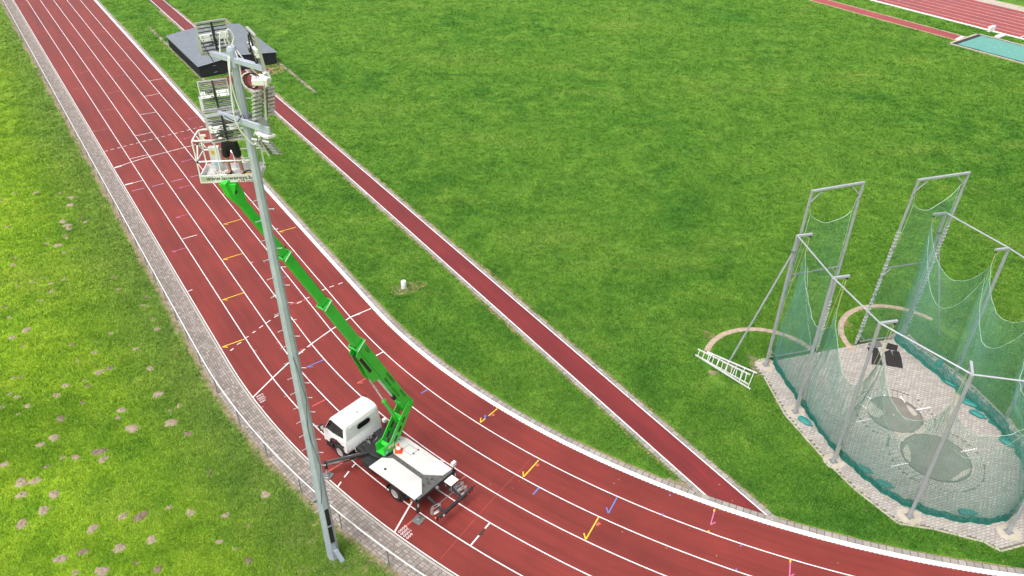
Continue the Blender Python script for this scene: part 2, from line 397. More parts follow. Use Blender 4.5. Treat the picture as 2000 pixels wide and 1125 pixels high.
def text_obj(name, txt, size, m, parent, o, X, Y, extrude=0.002, align='CENTER', world=False, squash=1.0):
    cu = bpy.data.curves.new(name, 'FONT'); cu.body = txt; cu.size = size; cu.extrude = extrude
    cu.align_x = align; cu.align_y = 'CENTER'; cu.resolution_u = 2; cu.offset = size * 0.008
    tmp = bpy.data.objects.new(name, cu); COL.objects.link(tmp)
    dg = bpy.context.evaluated_depsgraph_get()
    me = bpy.data.meshes.new_from_object(tmp.evaluated_get(dg))
    bpy.data.objects.remove(tmp); bpy.data.curves.remove(cu)
    X, Y = Vector(X).normalized(), Vector(Y).normalized(); Z = X.cross(Y)
    mt = Matrix(((X.x * squash, Y.x, Z.x, o[0]), (X.y * squash, Y.y, Z.y, o[1]), (X.z * squash, Y.z, Z.z, o[2]), (0, 0, 0, 1)))
    if world and parent is not None: mt = root_inv(parent) @ mt
    me.transform(mt)
    me.name = name; me.materials.clear(); me.materials.append(m)
    ob = bpy.data.objects.new(name, me); COL.objects.link(ob)
    if parent: ob.parent = parent
    return ob
# ================================================================== SETTING
# ---- ground
g = MB(); g.add([(-700, -300, 0), (700, -300, 0), (700, 900, 0), (-700, 900, 0)], [(0, 1, 2, 3)])
structure(g.build('grass_field', M['grass']))

SV = np.concatenate([np.arange(-62, 0, 0.5), np.arange(0, 112, 3.0)])
def track_band(name, m, r_a, r_b, z, rs=None, sv=SV, parent=None):
    rs = rs if rs is not None else [r_a, r_b]
    vs = []; uv = []; fs = []
    for s in sv:
        for r in rs:
            p = trk(s, r); vs.append((p[0], p[1], z)); uv.append((r, s * (1 + max(r, 0) / R0)))
    k = len(rs)
    for i in range(len(sv) - 1):
        for j in range(k - 1): fs.append((i * k + j, i * k + j + 1, (i + 1) * k + j + 1, (i + 1) * k + j))
    me = bpy.data.meshes.new(name); me.from_pydata(vs, [], fs); me.materials.append(m)
    u = me.uv_layers.new(name='UVMap')
    for l in me.loops: u.data[l.index].uv = uv[l.vertex_index]
    o = bpy.data.objects.new(name, me); COL.objects.link(o)
    if parent: o.parent = parent
    return o
TRACK = structure(track_band('running_track', M['track'], -0.02, 7.36, 0.006, rs=[-0.02, 1.22, 2.44, 3.66, 4.88, 6.10, 7.36]))
for k in range(1, 7):
    track_band('lane_line', M['line'], 1.22 * k - 0.023, 1.22 * k + 0.023, 0.011, parent=TRACK)

# ---- painted markings: (pixel polyline, colour, width) surveyed on the ground
def A(x, y): return (x / 5, y / 5)
def Bq(x, y): return (150 + x / 5, 225 + y / 5)
def Cq(x, y): return (300 + x / 5, 450 + y / 5)
def Dq(x, y): return (450 + x / 5, 600 + y / 5)
def Eq(x, y): return (700 + x / 5, 700 + y / 5)
def Fq(x, y): return (600 + x / 5, 900 + y / 5)
def Gq(x, y): return (900 + x / 5, 900 + y / 5)
def Hq(x, y): return (1300 + x / 5, 900 + y / 5)
def mark(name, pts, m, w=0.05, z=0.012):
    mb = MB(); ribbon(mb, [at(*p) for p in pts], w, z); return mb.build(name, M[m], TRACK)
def arrow(name, p, q, m, w=0.05, head=0.26, side=1):
    """lane-wide mark from q (line) to p (tip) with a half arrow head at p"""
    P_, Q_ = at(*p), at(*q); dr = (Q_ - P_).normalized(); nn = Vector((-dr.y, dr.x, 0)) * side
    mb = MB(); ribbon(mb, [P_, Q_], w, 0.012)
    ribbon(mb, [P_ - dr * 0.02, P_ + (dr * 0.75 + nn * 0.65).normalized() * head], w, 0.0135)
    return mb.build(name, M[m], TRACK)
for p, q in [((1460, 790), (1595, 768)), ((1415, 943), (1555, 915)), ((1370, 1120), (1520, 1097))]: mark('stagger_line', [A(*p), A(*q)], 'line')
for p, q in [((575, 203), (735, 168)), ((520, 428), (690, 388)), ((468, 684), (645, 637))]: mark('stagger_line', [Bq(*p), Bq(*q)], 'line')
for p, q in [((170, 48), (280, 38)), ((1010, 212), (1070, 205)), ((960, 315), (1030, 306)), ((900, 438), (970, 428)), ((840, 570), (925, 558)),
             ((780, 712), (865, 697)), ((705, 872), (800, 857)), ((1215, 472), (1310, 458)), ((1145, 601), (1265, 583)), ((1095, 750), (1222, 728)),
             ((1040, 912), (1175, 887)), ((975, 1088), (1120, 1062))]: mark('faded_line', [A(*p), A(*q)], 'oldline', 0.045)
arrow('faded_arrow', Bq(150, 164), Bq(310, 132), 'oldline', 0.045)
mark('start_line', [Bq(370, 515), Bq(532, 459), Bq(715, 403), Bq(890, 358), Bq(1055, 315), Bq(1260, 268), Bq(1420, 240)], 'line', 0.055)
mb = MB()
for k in range(17):
    x0 = 268 + k * 62.0; y0 = 355 - (k * 62.0) * 0.2545
    ribbon(mb, [at(*Bq(x0, y0)), at(*Bq(x0 + 36, y0 - 9))], 0.05, 0.012)
mb.build('dashed_line', M['line'], TRACK)
for p, q in [((535, 743), (660, 712)), ((735, 697), (850, 668)), ((925, 650), (1040, 622)), ((1110, 606), (1225, 579))]: mark('lilac_line', [Bq(*p), Bq(*q)], 'lilac', 0.05)
for p, q in [((1045, 228), (1130, 210)), ((1025, 455), (1135, 430)), ((998, 710), (1120, 683)), ((968, 1000), (1095, 967)), ((1085, 38), (1190, 17))]:
    arrow('pink_arrow', Bq(*p), Bq(*q), 'pink', 0.045, side=-1)
arrow('pink_arrow', Cq(180, 209), Cq(322, 171), 'pink', 0.045, side=-1)
for p, q in [(Bq(1436, 768), Bq(1590, 730)), (Bq(1436, 1064), Bq(1608, 1017)), (Cq(680, 284), Cq(872, 226)), (Cq(677, 678), Cq(882, 610)), (Dq(-75, 388), Dq(140, 312))]:
    arrow('yellow_arrow', p, q, 'yellow', 0.055, side=-1)
arrow('yellow_arrow', Cq(1228, 14), Cq(1390, -30), 'yellow', 0.05, side=-1)
arrow('yellow_arrow', Eq(1195, 626), Eq(1358, 490), 'yellow', 0.048, side=1)
arrow('yellow_arrow', Gq(615, 156), Gq(760, -4), 'yellow', 0.05, side=1)
arrow('yellow_arrow', Gq(1222, 766), Gq(1347, 550), 'yellow', 0.05, side=1)
arrow('blue_arrow', Gq(1443, 510), Gq(1526, 358), 'blue', 0.048, side=1)
arrow('blue_arrow', Eq(1240, 588), Eq(1268, 564), 'blue', 0.06, head=0.2, side=1)
arrow('blue_arrow', Dq(752, 583), Dq(915, 513), 'blue', 0.05, side=-1)
for p, q in [(Gq(705, 330), Gq(766, 261)), (Eq(610, 343), Eq(682, 303)), (Cq(1270, 462), Cq(1304, 448))]: mark('blue_tick', [p, q], 'blue', 0.055)
arrow('red_arrow', Dq(1240, 740), Dq(1395, 663), 'redline', 0.075, side=-1)
for p, q in [(Dq(800, 969), Dq(932, 902)), (Dq(680, 425), Dq(798, 378)), (Fq(200, 110), Fq(342, 22)), (Fq(1490, 192), Fq(1548, 150)), (Cq(1330, 726), Cq(1482, 678)), (Fq(965, 640), Fq(1020, 590))]:
    mark('red_line', [p, q], 'redline', 0.07)
for p, q in [(Eq(1300, 556), Eq(1330, 552)), (Gq(730, 50), Gq(765, 38)), (Gq(1320, 630), Gq(1360, 608))]: mark('red_patch', [p, q], 'redline', 0.13)
for p, q in [((283, 85), (425, 45)), ((335, 597), (378, 580)), ((965, 1003), (998, 984)), ((1030, 956), (1069, 930)), ((1100, 906), (1143, 878)), ((1178, 852), (1220, 827)),
             ((895, 1053), (928, 1036)), ((815, 1118), (855, 1093)), ((1400, 716), (1445, 695)), ((1478, 670), (1522, 654)), ((1643, 587), (1682, 572)), ((1718, 557), (1762, 541)), ((1803, 527), (1845, 511)),
             ((955, 316), (972, 310)), ((1165, 645), (1195, 632))]:
    mark('white_dash', [Cq(*p), Cq(*q)], 'line', 0.05)
for p, q in [((0, 426), (32, 403)), ((1420, 476), (1492, 438)), ((1280, 547), (1306, 530))]: mark('white_dash', [Dq(*p), Dq(*q)], 'line', 0.055)
for p, q in [((235, 430), (257, 423)), ((452, 352), (472, 345)), ((527, 876), (548, 867)), ((300, 980), (322, 970))]: mark('yellow_tick', [Dq(*p), Dq(*q)], 'oldline', 0.05)
mark('start_line', [Dq(220, 882), Dq(315, 788), Dq(412, 692), Dq(505, 604), Dq(600, 517), Dq(695, 437), Dq(795, 357), Dq(890, 288), Dq(982, 224), Dq(1080, 160), Dq(1175, 97), Dq(1270, 57), Dq(1375, 14)], 'line', 0.06)
mark('start_line', [Dq(1175, 97), Dq(1268, 64)], 'line', 0.06, 0.0135)
mark('start_line', [Fq(848, 706), Fq(945, 538), Fq(1042, 368), Fq(1120, 240)], 'line', 0.065)
for p, q in [((438, 66), (470, 30)), ((363, 162), (407, 105)), ((296, 258), (332, 207))]: mark('white_dash', [Fq(*p), Fq(*q)], 'line', 0.06)
mark('stagger_line', [Fq(1594, 830), Fq(1786, 604)], 'line', 0.06)
mark('black_mark', [Fq(1678, 732), Fq(1737, 663)], 'black_line', 0.065, 0.0135)
mark('black_mark', [Fq(1680, 722), Fq(1725, 720)], 'black_line', 0.05, 0.0145)
for p, q in [(Hq(440, 622), Hq(474, 500)), (Hq(1210, 1135), Hq(1217, 990))]: arrow('pink_arrow', p, q, 'pink', 0.045, head=0.22, side=-1)
for p, q in [(Hq(472, 498), Hq(478, 474)), (Hq(1217, 992), Hq(1218, 968)), (Hq(418, 700), Hq(420, 682))]: mark('yellow_tick', [p, q], 'yellow', 0.06, 0.0135)
for p, q in [(Hq(40, 345), Hq(44, 330)), (Hq(690, 1075), Hq(693, 1055)), (Hq(730, 838), Hq(735, 825)), (Gq(1965, 535), Gq(1972, 515))]: mark('blue_tick', [p, q], 'blue', 0.05)
for p, q in [(Eq(800, 1005), Eq(826, 990)), (Eq(818, 1015), Eq(842, 1000))]: mark('white_dash', [p, q], 'line', 0.05)
mark('seam', [(1035, 898), (1020, 915), (985, 950), (940, 1000), (905, 1040), (860, 1093)], 'redline', 0.012, 0.0085)
# start numbers painted beside the two long start lines
def numbers(cx, cy, rows, hgt, sp_dir, txt_dir):
    X = Vector(txt_dir).normalized(); Y = Vector((-X.y, X.x, 0))
    o0 = at(cx, cy, 0.0125)
    for i, t in enumerate(rows):
        o = o0 - Y * (i * hgt * 1.25)
        text_obj('start_number', t, hgt * 1.35, M['line'], TRACK, (o.x, o.y, 0.0125), X, Y, 0.0005, 'RIGHT')
a_, b_ = at(*Fq(1000, 720)), at(*Fq(890, 700))
_u = (at(782, 1046) - at(803, 1036)); 
td = at(*Fq(885, 705)) - at(*Fq(945, 650))
numbers(600 + 878 / 5, 900 + 705 / 5, [], 0.15, None, td)
# reading direction runs from the far digit back to the outer line
XN = (at(*Fq(890, 700)) - at(*Fq(950, 648))).normalized(); YN = Vector((-XN.y, XN.x, 0))
for t, p in (('5000', (888, 702)), ('3000', (912, 724)), ('1000', (940, 742)), ('600', (968, 762))):
    o = at(*Fq(*p)); text_obj('start_number', t, 0.145, M['line'], TRACK, (o.x, o.y, 0.0125), XN, YN, 0.0005, 'RIGHT', squash=1.4)
XN = (at(500.5, 776.5) - at(512.5, 770.5)).normalized(); YN = Vector((-XN.y, XN.x, 0))
for t, p in (('5000', (500, 776)), ('3000', (502.5, 780)), ('1000', (505.5, 783)), ('600', (508, 786.5))):
    o = at(*p); text_obj('start_number', t, 0.125, M['line'], TRACK, (o.x, o.y, 0.0125), XN, YN, 0.0005, 'RIGHT', squash=1.4)
mb = MB()
for k in range(10): ribbon(mb, [at(*Bq(372 + k * 7, 519 - k * 2)), at(*Bq(374 + k * 7, 508 - k * 2))], 0.05, 0.0145)
for k in range(9): ribbon(mb, [at(*Bq(475 + k * 8, 686 - k * 2)), at(*Bq(478 + k * 8, 676 - k * 2))], 0.05, 0.0145)
mb.build('lane_number', M['line'], TRACK)

# ---- kerb: white raised aluminium edge on little feet
kb = thing('track_kerb', (*trk(0, 0), 0), 'raised white kerb along the inner edge of the red running track', 'kerb')
def kerb_seg(s0, s1):
    n = max(2, int((s1 - s0) / 0.5) + 1); ss = np.linspace(s0, s1, n); vs = []; fs = []
    prof = [(0.0, 0.026), (0.0, 0.060), (-0.015, 0.068), (-0.165, 0.068), (-0.18, 0.060), (-0.18, 0.0)]
    for s in ss:
        for r, z in prof:
            p = trk(s, r); vs.append((p[0], p[1], z))
    k = len(prof)
    for i in range(n - 1):
        for j in range(k - 1): fs.append((i * k + j, i * k + j + 1, (i + 1) * k + j + 1, (i + 1) * k + j))
    fs.append(tuple(range(k))); fs.append(tuple(range((n - 1) * k, n * k)))
    mb = MB(); mb.add(vs, fs); return mb.build('kerb_length', M['kerb'], kb, world=True)
s = -60.0
while s < 108:
    L = 4.0 if s < 0 else 6.0
    kerb_seg(s + 0.004, s + L - 0.004); s += L
mb = MB(); 
for s in np.arange(-60, 40, 0.16):       # drainage feet in the gap below
    p = trk(s, -0.004); t = trk(s + 0.05, -0.004); dr = Vector((*(t - p), 0)).normalized()
    mb.box((p[0], p[1], 0.0195), (0.065, 0.02, 0.012), (dr, Vector((-dr.y, dr.x, 0)), Vector((0, 0, 1))))
stuff(mb.build('kerb_foot', M['kerb'], kb, world=True))
band = MB()
vs = []
for s in SV:
    for r in (-0.004, -0.17):
        p = trk(s, r); vs.append((p[0], p[1], 0.0135))
band.add(vs, [(2 * i, 2 * i + 1, 2 * i + 3, 2 * i + 2) for i in range(len(SV) - 1)])
band.build('drain_gap_shade', M['black'], kb, world=True)  # flat black strip standing in for the shade in the gap under the kerb

# ---- helper: many brick pieces, nearest ones as parts of their own
CAMP = Vector((0, 0, CAM_H))
BRK = {}
def brick_mesh(name, lx, ly, h, m):
    key = (name, lx, ly)
    if key not in BRK:
        mb = MB(); c = 0.006
        poly = [(-lx / 2, -ly / 2), (lx / 2, -ly / 2), (lx / 2, ly / 2), (-lx / 2, ly / 2)]
        inn = [(x - math.copysign(c, x), y - math.copysign(c, y)) for x, y in poly]
        mb.add([(x, y, 0) for x, y in poly] + [(x, y, h - 0.004) for x, y in poly] + [(x, y, h) for x, y in inn],
               [(0, 1, 5, 4), (1, 2, 6, 5), (2, 3, 7, 6), (3, 0, 4, 7), (4, 5, 9, 8), (5, 6, 10, 9), (6, 7, 11, 10), (7, 4, 8, 11), (8, 9, 10, 11)])
        o = mb.build(name, m); me = o.data; bpy.data.objects.remove(o); BRK[key] = me
    return BRK[key]
def lay(name, pieces, lx, ly, h, m_join, m_single, parent, nmax=300, jit=0.003):
    """pieces: list of (x, y, angle, scale_x)"""
    vis = []
    for p in pieces:
        d = Vector((p[0], p[1], 0)) - CAMP
        px = 1000 + CAM_F * d.dot(_R) / d.dot(_F); py = 562.5 - CAM_F * d.dot(_U) / d.dot(_F)
        inn = d.dot(_F) > 0 and -5 < px < 2005 and -5 < py < 1130
        vis.append(d.length if inn else d.length + 1000)
    order = np.argsort(vis)
    loc0 = Vector((0, 0, 0))
    q = parent
    while q is not None: loc0 = loc0 + q.location; q = q.parent
    me = brick_mesh(name, lx, ly, h, m_single)
    for i in order[:nmax]:
        x, y, a, sx = pieces[i]
        o = bpy.data.objects.new(name, me); COL.objects.link(o); o.parent = parent
        o.location = Vector((x, y, random.uniform(-jit, jit) + 0.003)) - loc0
        o.rotation_euler = (random.gauss(0, 0.010), random.gauss(0, 0.010), a + random.gauss(0, 0.012)); o.scale = (sx, 1, 1)
    rest = order[nmax:]
    if len(rest):
        bv = np.array([v.co[:] for v in me.vertices]); bf = [tuple(p.vertices) for p in me.polygons]
        nv = len(bv); V = np.zeros((len(rest), nv, 3)); F = []; T = []
        for k, i in enumerate(rest):
            x, y, a, sx = pieces[i]; a += random.gauss(0, 0.012); c, s_ = math.cos(a), math.sin(a)
            b = bv.copy(); b[:, 0] *= sx
            tx, ty = random.gauss(0, 0.010), random.gauss(0, 0.010)
            z = b[:, 2] + b[:, 0] * ty + b[:, 1] * tx + random.uniform(-jit, jit) + 0.003
            V[k, :, 0] = x + b[:, 0] * c - b[:, 1] * s_; V[k, :, 1] = y + b[:, 0] * s_ + b[:, 1] * c; V[k, :, 2] = z
            F += [tuple(j + k * nv for j in f) for f in bf]; T += [random.random()] * len(bf)
        mj = bpy.data.meshes.new(name + '_field'); mj.from_pydata((V.reshape(-1, 3) - np.array(loc0)).tolist(), [], F); mj.materials.append(m_join)
        at_ = mj.attributes.new('tone', 'FLOAT', 'FACE'); at_.data.foreach_set('value', T)
        o = bpy.data.objects.new(name + '_field', mj); COL.objects.link(o); o.parent = parent; o['kind'] = 'stuff'

# ---- brick path along the outer edge
PATH = structure(track_band('brick_path', M['joint'], 7.37, 8.42, 0.008))
track_band('edge_strip', M['edge'], 7.385, 7.475, 0.016, parent=PATH)
pc = []
for row in range(9):
    r = 7.535 + row * 0.1045; sc = (R0 + r) / R0
    s = -46.0 + (row % 2) * 0.10
    while s < 100:
        k = sc if s < 0 else 1.0
        p = trk(s, r); t = trk(s + 0.02, r)
        if True:
            pc.append((p[0], p[1], math.atan2(t[1] - p[1], t[0] - p[0]), random.uniform(0.96, 1.0)))
        s += 0.208 / k
lay('paving_brick', pc, 0.194, 0.092, 0.018, M['brick'], M['brick1'], PATH)

# ---- single row of grey pavers inside the kerb
PAV = structure(track_band('paver_strip', M['joint'], -0.46, -0.185, 0.007))
pc = []; s = -58.0
while s < 90:
    k = (R0 - 0.42) / R0 if s < 0 else 1.0
    p = trk(s, -0.317); t = trk(s + 0.02, -0.317)
    px_, = (0,)
    b_run = -p @ N2 + OFF
    pc.append((p[0], p[1], math.atan2(t[1] - p[1], t[0] - p[0]), random.uniform(0.97, 1.0))); s += 0.262 / k
lay('paver', pc, 0.244, 0.245, 0.020, M['paver'], M['paver1'], PAV)

# ---- pole-vault runway, straight, from the kerb up the field
RB0, RB1 = -5.17, -6.43
def a_at_kerb(b):
    # straight coordinate a where line b meets the inner edge (r = 0) of the curve
    dy = b + R0
    return S0 - math.sqrt(max(0, R0 ** 2 - dy ** 2))
def run_poly(b0, b1, far):
    return [strt(a_at_kerb(b0) - 0.1, b0), strt(a_at_kerb(b1) - 0.1, b1), strt(far, b1), strt(far, b0)]
def run_surface(name, b0, b1, a0, a1, z, m, parent=None, ends=None):
    n = 60; vs = []; uv = []
    st = [a_at_kerb(b0) if a0 is None else a0, a_at_kerb(b1) if a0 is None else a0]
    for i in range(n + 1):
        f = i / n
        for b, s_ in ((b0, st[0]), (b1, st[1])):
            a = s_ + (a1 - s_) * f; p = strt(a, b); vs.append((p[0], p[1], z)); uv.append((b, a))
    me = bpy.data.meshes.new(name); me.from_pydata(vs, [], [(2 * i, 2 * i + 1, 2 * i + 3, 2 * i + 2) for i in range(n)]); me.materials.append(m)
    u = me.uv_layers.new(name='UVMap')
    for l in me.loops: u.data[l.index].uv = uv[l.vertex_index]
    o = bpy.data.objects.new(name, me); COL.objects.link(o)
    if parent: o.parent = parent
    return o
RUN = structure(run_surface('vault_runway', RB0, RB1, None, 120, 0.0065, M['runway']))
run_surface('edge_line', RB0 - 0.0, RB0 - 0.065, None, 120, 0.012, M['line'], RUN)
run_surface('edge_line', RB1 + 0.065, RB1, None, 120, 0.012, M['line'], RUN)
for bb, sgn in ((RB0, 1), (RB1, -1)):
    e = structure(run_surface('runway_paver_strip', bb + sgn * 0.012, bb + sgn * 0.20, None, 120, 0.0075, M['joint']))
    pc = []; a = a_at_kerb(bb + sgn * 0.10) + 0.45
    while a < 92:
        p = strt(a, bb + sgn * 0.105); pc.append((p[0], p[1], PHI, random.uniform(0.96, 1.0))); a += 0.305
    lay('edge_paver', pc, 0.293, 0.165, 0.016, M['paver'], M['paver1'], e, nmax=140)
# paved wedge where runway and kerb meet
w = MB()
wp = [strt(a_at_kerb(-4.97) + 0.2, -4.97), strt(a_at_kerb(-4.97) + 2.4, -4.97), strt(a_at_kerb(-4.97) + 1.15, -4.3), strt(a_at_kerb(-3.4) + 0.15, -3.4), strt(a_at_kerb(-4.2) + 0.6, -4.2)]
w.sheet([at(1368, 973), at(1322, 925), at(1300, 937), at(1312, 948), at(1340, 962)], 0.0055)
structure(w.build('worn_gravel_wedge', M['soil']))

# ---- irregular soil / dry edges
def rag_strip(name, path_fn, s0, s1, step, r_in, r_out, amp, m, z):
    vs = []; ss = np.arange(s0, s1, step); w1 = np.zeros(len(ss)); 
    k = np.cumsum(rng.normal(0, 1, len(ss))); k = k - np.convolve(k, np.ones(41) / 41, 'same'); k = k / (np.abs(k).max() + 1e-6)
    j = rng.normal(0, 0.35, len(ss))
    for i, s_ in enumerate(ss):
        p = path_fn(s_, r_in); q = path_fn(s_, r_out + amp * (k[i] + 0.35 * j[i]))
        vs += [(p[0], p[1], z), (q[0], q[1], z)]
    mb = MB(); mb.add(vs, [(2 * i, 2 * i + 1, 2 * i + 3, 2 * i + 2) for i in range(len(ss) - 1)])
    return structure(mb.build(name, m))
rag_strip('bare_soil', trk, -46, 100, 0.12, 8.40, 8.68, 0.16, M['soil'], 0.004)
rag_strip('dry_grass_edge', lambda a, b: strt(a, b), a_at_kerb(RB0) + 1, 92, 0.3, RB0 + 0.19, RB0 + 0.33, 0.12, M['dry'], 0.004)
rag_strip('dry_grass_edge', lambda a, b: strt(a, b), a_at_kerb(RB1) + 1, 92, 0.3, RB1 - 0.19, RB1 - 0.33, -0.12, M['dry'], 0.0042)
rag_strip('dry_grass_edge', lambda s_, r: trk(s_, r), -46, 60, 0.25, -0.45, -0.52, -0.06, M['dry'], 0.0044)

def blob(mb, c, rx, ry, rot, z, n=26, amp=0.25):
    ph = rng.uniform(0, 6.28, 4); pts = []
    for i in range(n):
        a = 2 * math.pi * i / n
        k = 1 + amp * (0.5 * math.sin(2 * a + ph[0]) + 0.35 * math.sin(3 * a + ph[1]) + 0.3 * math.sin(5 * a + ph[2]) + 0.25 * math.sin(9 * a + ph[3]))
        x, y = rx * k * math.cos(a), ry * k * math.sin(a)
        pts.append((c[0] + x * math.cos(rot) - y * math.sin(rot), c[1] + x * math.sin(rot) + y * math.cos(rot), z))
    return mb.add(pts, [tuple(range(n))])

# ---- far side of the oval: straight track, path, runway and sand pit
far = MB()
FT = structure(run_surface('far_track', -71.85, -81.35, -40, 140, 0.008, M['fartrack']))
for k in range(1, 9):
    b = -71.85 - 1.1875 * k; run_surface('lane_line', b, b - 0.06, -40, 140, 0.014, M['line'], FT)
kf = MB(); o0 = strt(-40, -71.7); o1 = strt(140, -71.7)
kf.bar((o0[0], o0[1], 0.05), (o1[0], o1[1], 0.05), 0.22, 0.08)
tag(kf.build('far_kerb', M['kerb']), 'long white kerb edging the distant straight track', 'kerb')
structure(run_surface('far_path', -81.36, -83.3, -40, 140, 0.009, M['conc']))
for p, q in [((1100, 120), (1330, 40))]:
    mb = MB(); ribbon(mb, [at(1600 + p[0] / 5, p[1] / 5), at(1600 + q[0] / 5, q[1] / 5)], 0.06, 0.016); mb.build('finish_line', M['oldline'], FT)
mb = MB(); ribbon(mb, [at(1600 + 1965 / 5, 365 / 5), at(2004, 69)], 0.10, 0.016); mb.build('stagger_line', M['line'], FT)
FR = structure(run_surface('jump_runway', -66.15, -67.75, 37.8, 130, 0.008, M['fartrack']))
run_surface('edge_line', -65.95, -66.15, 37.8, 130, 0.012, M['pinkconc'], FR); run_surface('edge_line', -67.75, -67.95, 37.8, 130, 0.012, M['pinkconc'], FR)
b1 = MB(); P_ = [at(1600 + x / 5, y / 5) for x, y in ((1325, 383), (1385, 352), (1420, 358), (1355, 392))]
b1.sheet(P_, 0.014); b1.build('takeoff_board', M['line'], FR)

# ---- throwing-cage paving
C1 = Vector((16.36, 24.56, 0)); CA = Vector((-0.270, 0.963, 0)); CW = Vector((0.963, 0.270, 0))
def cg(w, a, z=0.0): v = C1 + CW * w + CA * a; return Vector((v.x, v.y, z))
half = [(4.25, 4.55), (4.15, 3.55), (4.55, 1.2), (4.45, -0.6), (4.35, -2.0), (4.2, -3.05), (3.62, -4.95), (2.55, -5.5), (1.2, -6.45), (0.9, -6.95)]
foot = [(w, a) for w, a in half] + [(-w, a) for w, a in reversed(half)]
mb = MB(); mb.sheet([cg(w, a) for w, a in foot], 0.007)
CP = structure(mb.build('cage_pavement', M['cjoint']))
def inside(pt, poly):
    x, y = pt; c = False; j = len(poly) - 1
    for i in range(len(poly)):
        xi, yi = poly[i]; xj, yj = poly[j]
        if (yi > y) != (yj > y) and x < (xj - xi) * (y - yi) / (yj - yi) + xi: c = not c
        j = i
    return c
C2 = Vector((17.03, 22.10, 0)); c2w, c2a = (C2 - C1).dot(CW), (C2 - C1).dot(CA)
R1c, R2c = 1.07, 1.26
inner = [(w * 0.982, a * 0.987) for w, a in foot]
pc = []; ang = math.atan2(CW.y, CW.x); row = 0; a = -7.0
while a < 4.7:
    w = -4.7 + (row % 2) * 0.105
    while w < 4.7:
        if inside((w, a), inner) and math.hypot(w, a) > R1c + 0.52 and math.hypot(w - c2w, a - c2a) > R2c + 0.52:
            p = cg(w, a); pc.append((p.x, p.y, ang, random.uniform(0.96, 1)))
        w += 0.210
    a += 0.108; row += 1
# rings of setts round the two circles
for (cw_, ca_, rr_) in ((0, 0, R1c), (c2w, c2a, R2c)):
    for ring in range(4):
        r = rr_ + 0.115 + ring * 0.108; n = int(2 * math.pi * r / 0.21)
        for k in range(n):
            t = 2 * math.pi * (k + 0.5 * (ring % 2)) / n; w, a = cw_ + r * math.cos(t), ca_ + r * math.sin(t)
            o_ = (c2w, c2a, R2c) if cw_ == 0 else (0, 0, R1c)
            if math.hypot(w - o_[0], a - o_[1]) < o_[2] + 0.10 + (0.42 if cw_ != 0 and math.hypot(w - o_[0], a - o_[1]) < o_[2] + 0.45 else 0): continue
            p = cg(w, a); tv = CW * (-math.sin(t)) + CA * math.cos(t)
            pc.append((p.x, p.y, math.atan2(tv.y, tv.x), 0.97))
lay('paving_brick', pc, 0.194, 0.094, 0.018, M['cbrick'], M['cbrick1'], CP)
for k, (cw_, ca_, rr_) in enumerate(((0, 0, R1c), (c2w, c2a, R2c))):
    mb = MB(); o = cg(cw_, ca_)
    mb.add([(o.x + rr_ * math.cos(t), o.y + rr_ * math.sin(t), 0.0125) for t in np.linspace(0, 2 * math.pi, 64, endpoint=False)], [tuple(range(64))])
    ci = mb.build('throwing_circle', M['circle'], CP)
    mb = MB(); mb.lathe([(rr_, 0.0), (rr_, 0.028), (rr_ + 0.022, 0.028), (rr_ + 0.022, 0.0)], (o.x, o.y, 0.004), None, 64)
    # ring is open: replace caps by leaving the disc visible
    mb.f = mb.f[:-2]; mb.t = mb.t[:-2]
    mb.build('steel_ring', M['steel'], ci)
mb = MB(); o = cg(-0.72, 0.55)
blob(mb, (o.x, o.y), 0.36, 0.50, math.atan2(CW.y, CW.x), 0.0145, amp=0.25); o = cg(0.85, -0.02); blob(mb, (o.x, o.y), 0.13, 0.30, 0.2, 0.0145)
o = cg(c2w + 0.35, c2a - 1.05); blob(mb, (o.x, o.y), 0.55, 0.10, math.atan2(CW.y, CW.x) + 0.25, 0.0145)
o = cg(c2w - 0.95, c2a + 0.5); blob(mb, (o.x, o.y), 0.12, 0.5, math.atan2(CW.y, CW.x) - 0.6, 0.0145)
mb.build('dry_patch', M['circle_dry'], CP)
# pale mortar wedges between the circles
mid = (C1 + C2) / 2
mb = MB()
for sgn in (-1, 1):
    u_ = (C2 - C1).normalized(); n_ = Vector((-u_.y, u_.x, 0)) * sgn
    m0 = C1 + u_ * (R1c + 0.06)
    pts = [m0 + n_ * 0.10 + u_ * 0.02]
    for t in np.linspace(0.10, 0.66, 7): pts.append(C1 + (u_ * math.cos(t) + n_ * math.sin(t)) * (R1c + 0.03))
    pts2 = []
    for t in np.linspace(0.62, 0.10, 7): pts2.append(C2 + (-u_ * math.cos(t) + n_ * math.sin(t)) * (R2c + 0.03))
    mb.sheet(pts[1:] + pts2, 0.020)
mb.build('mortar_wedge', M['conc'], CP)
for p, q in [((365, 373), (510, 343)), ((940, 258), (1090, 229)), ((443, 112), (505, 148)), ((387, 193), (458, 243)), ((615, 85), (645, 130)), ((793, 122), (838, 185)), ((705, 808), (873, 775)), ((1385, 665), (1540, 633))]:
    mb = MB(); ribbon(mb, [at(1600 + p[0] / 5, 750 + p[1] / 5), at(1600 + q[0] / 5, 750 + q[1] / 5)], 0.06, 0.0275); mb.build('white_mark', M['line'], CP)
mb = MB(); o = at(1600 + 727 / 5, 750 + 303 / 5); blob(mb, (o.x, o.y), 0.035, 0.035, 0, 0.0155, n=10, amp=0.1); mb.build('centre_mark', M['line'], CP)
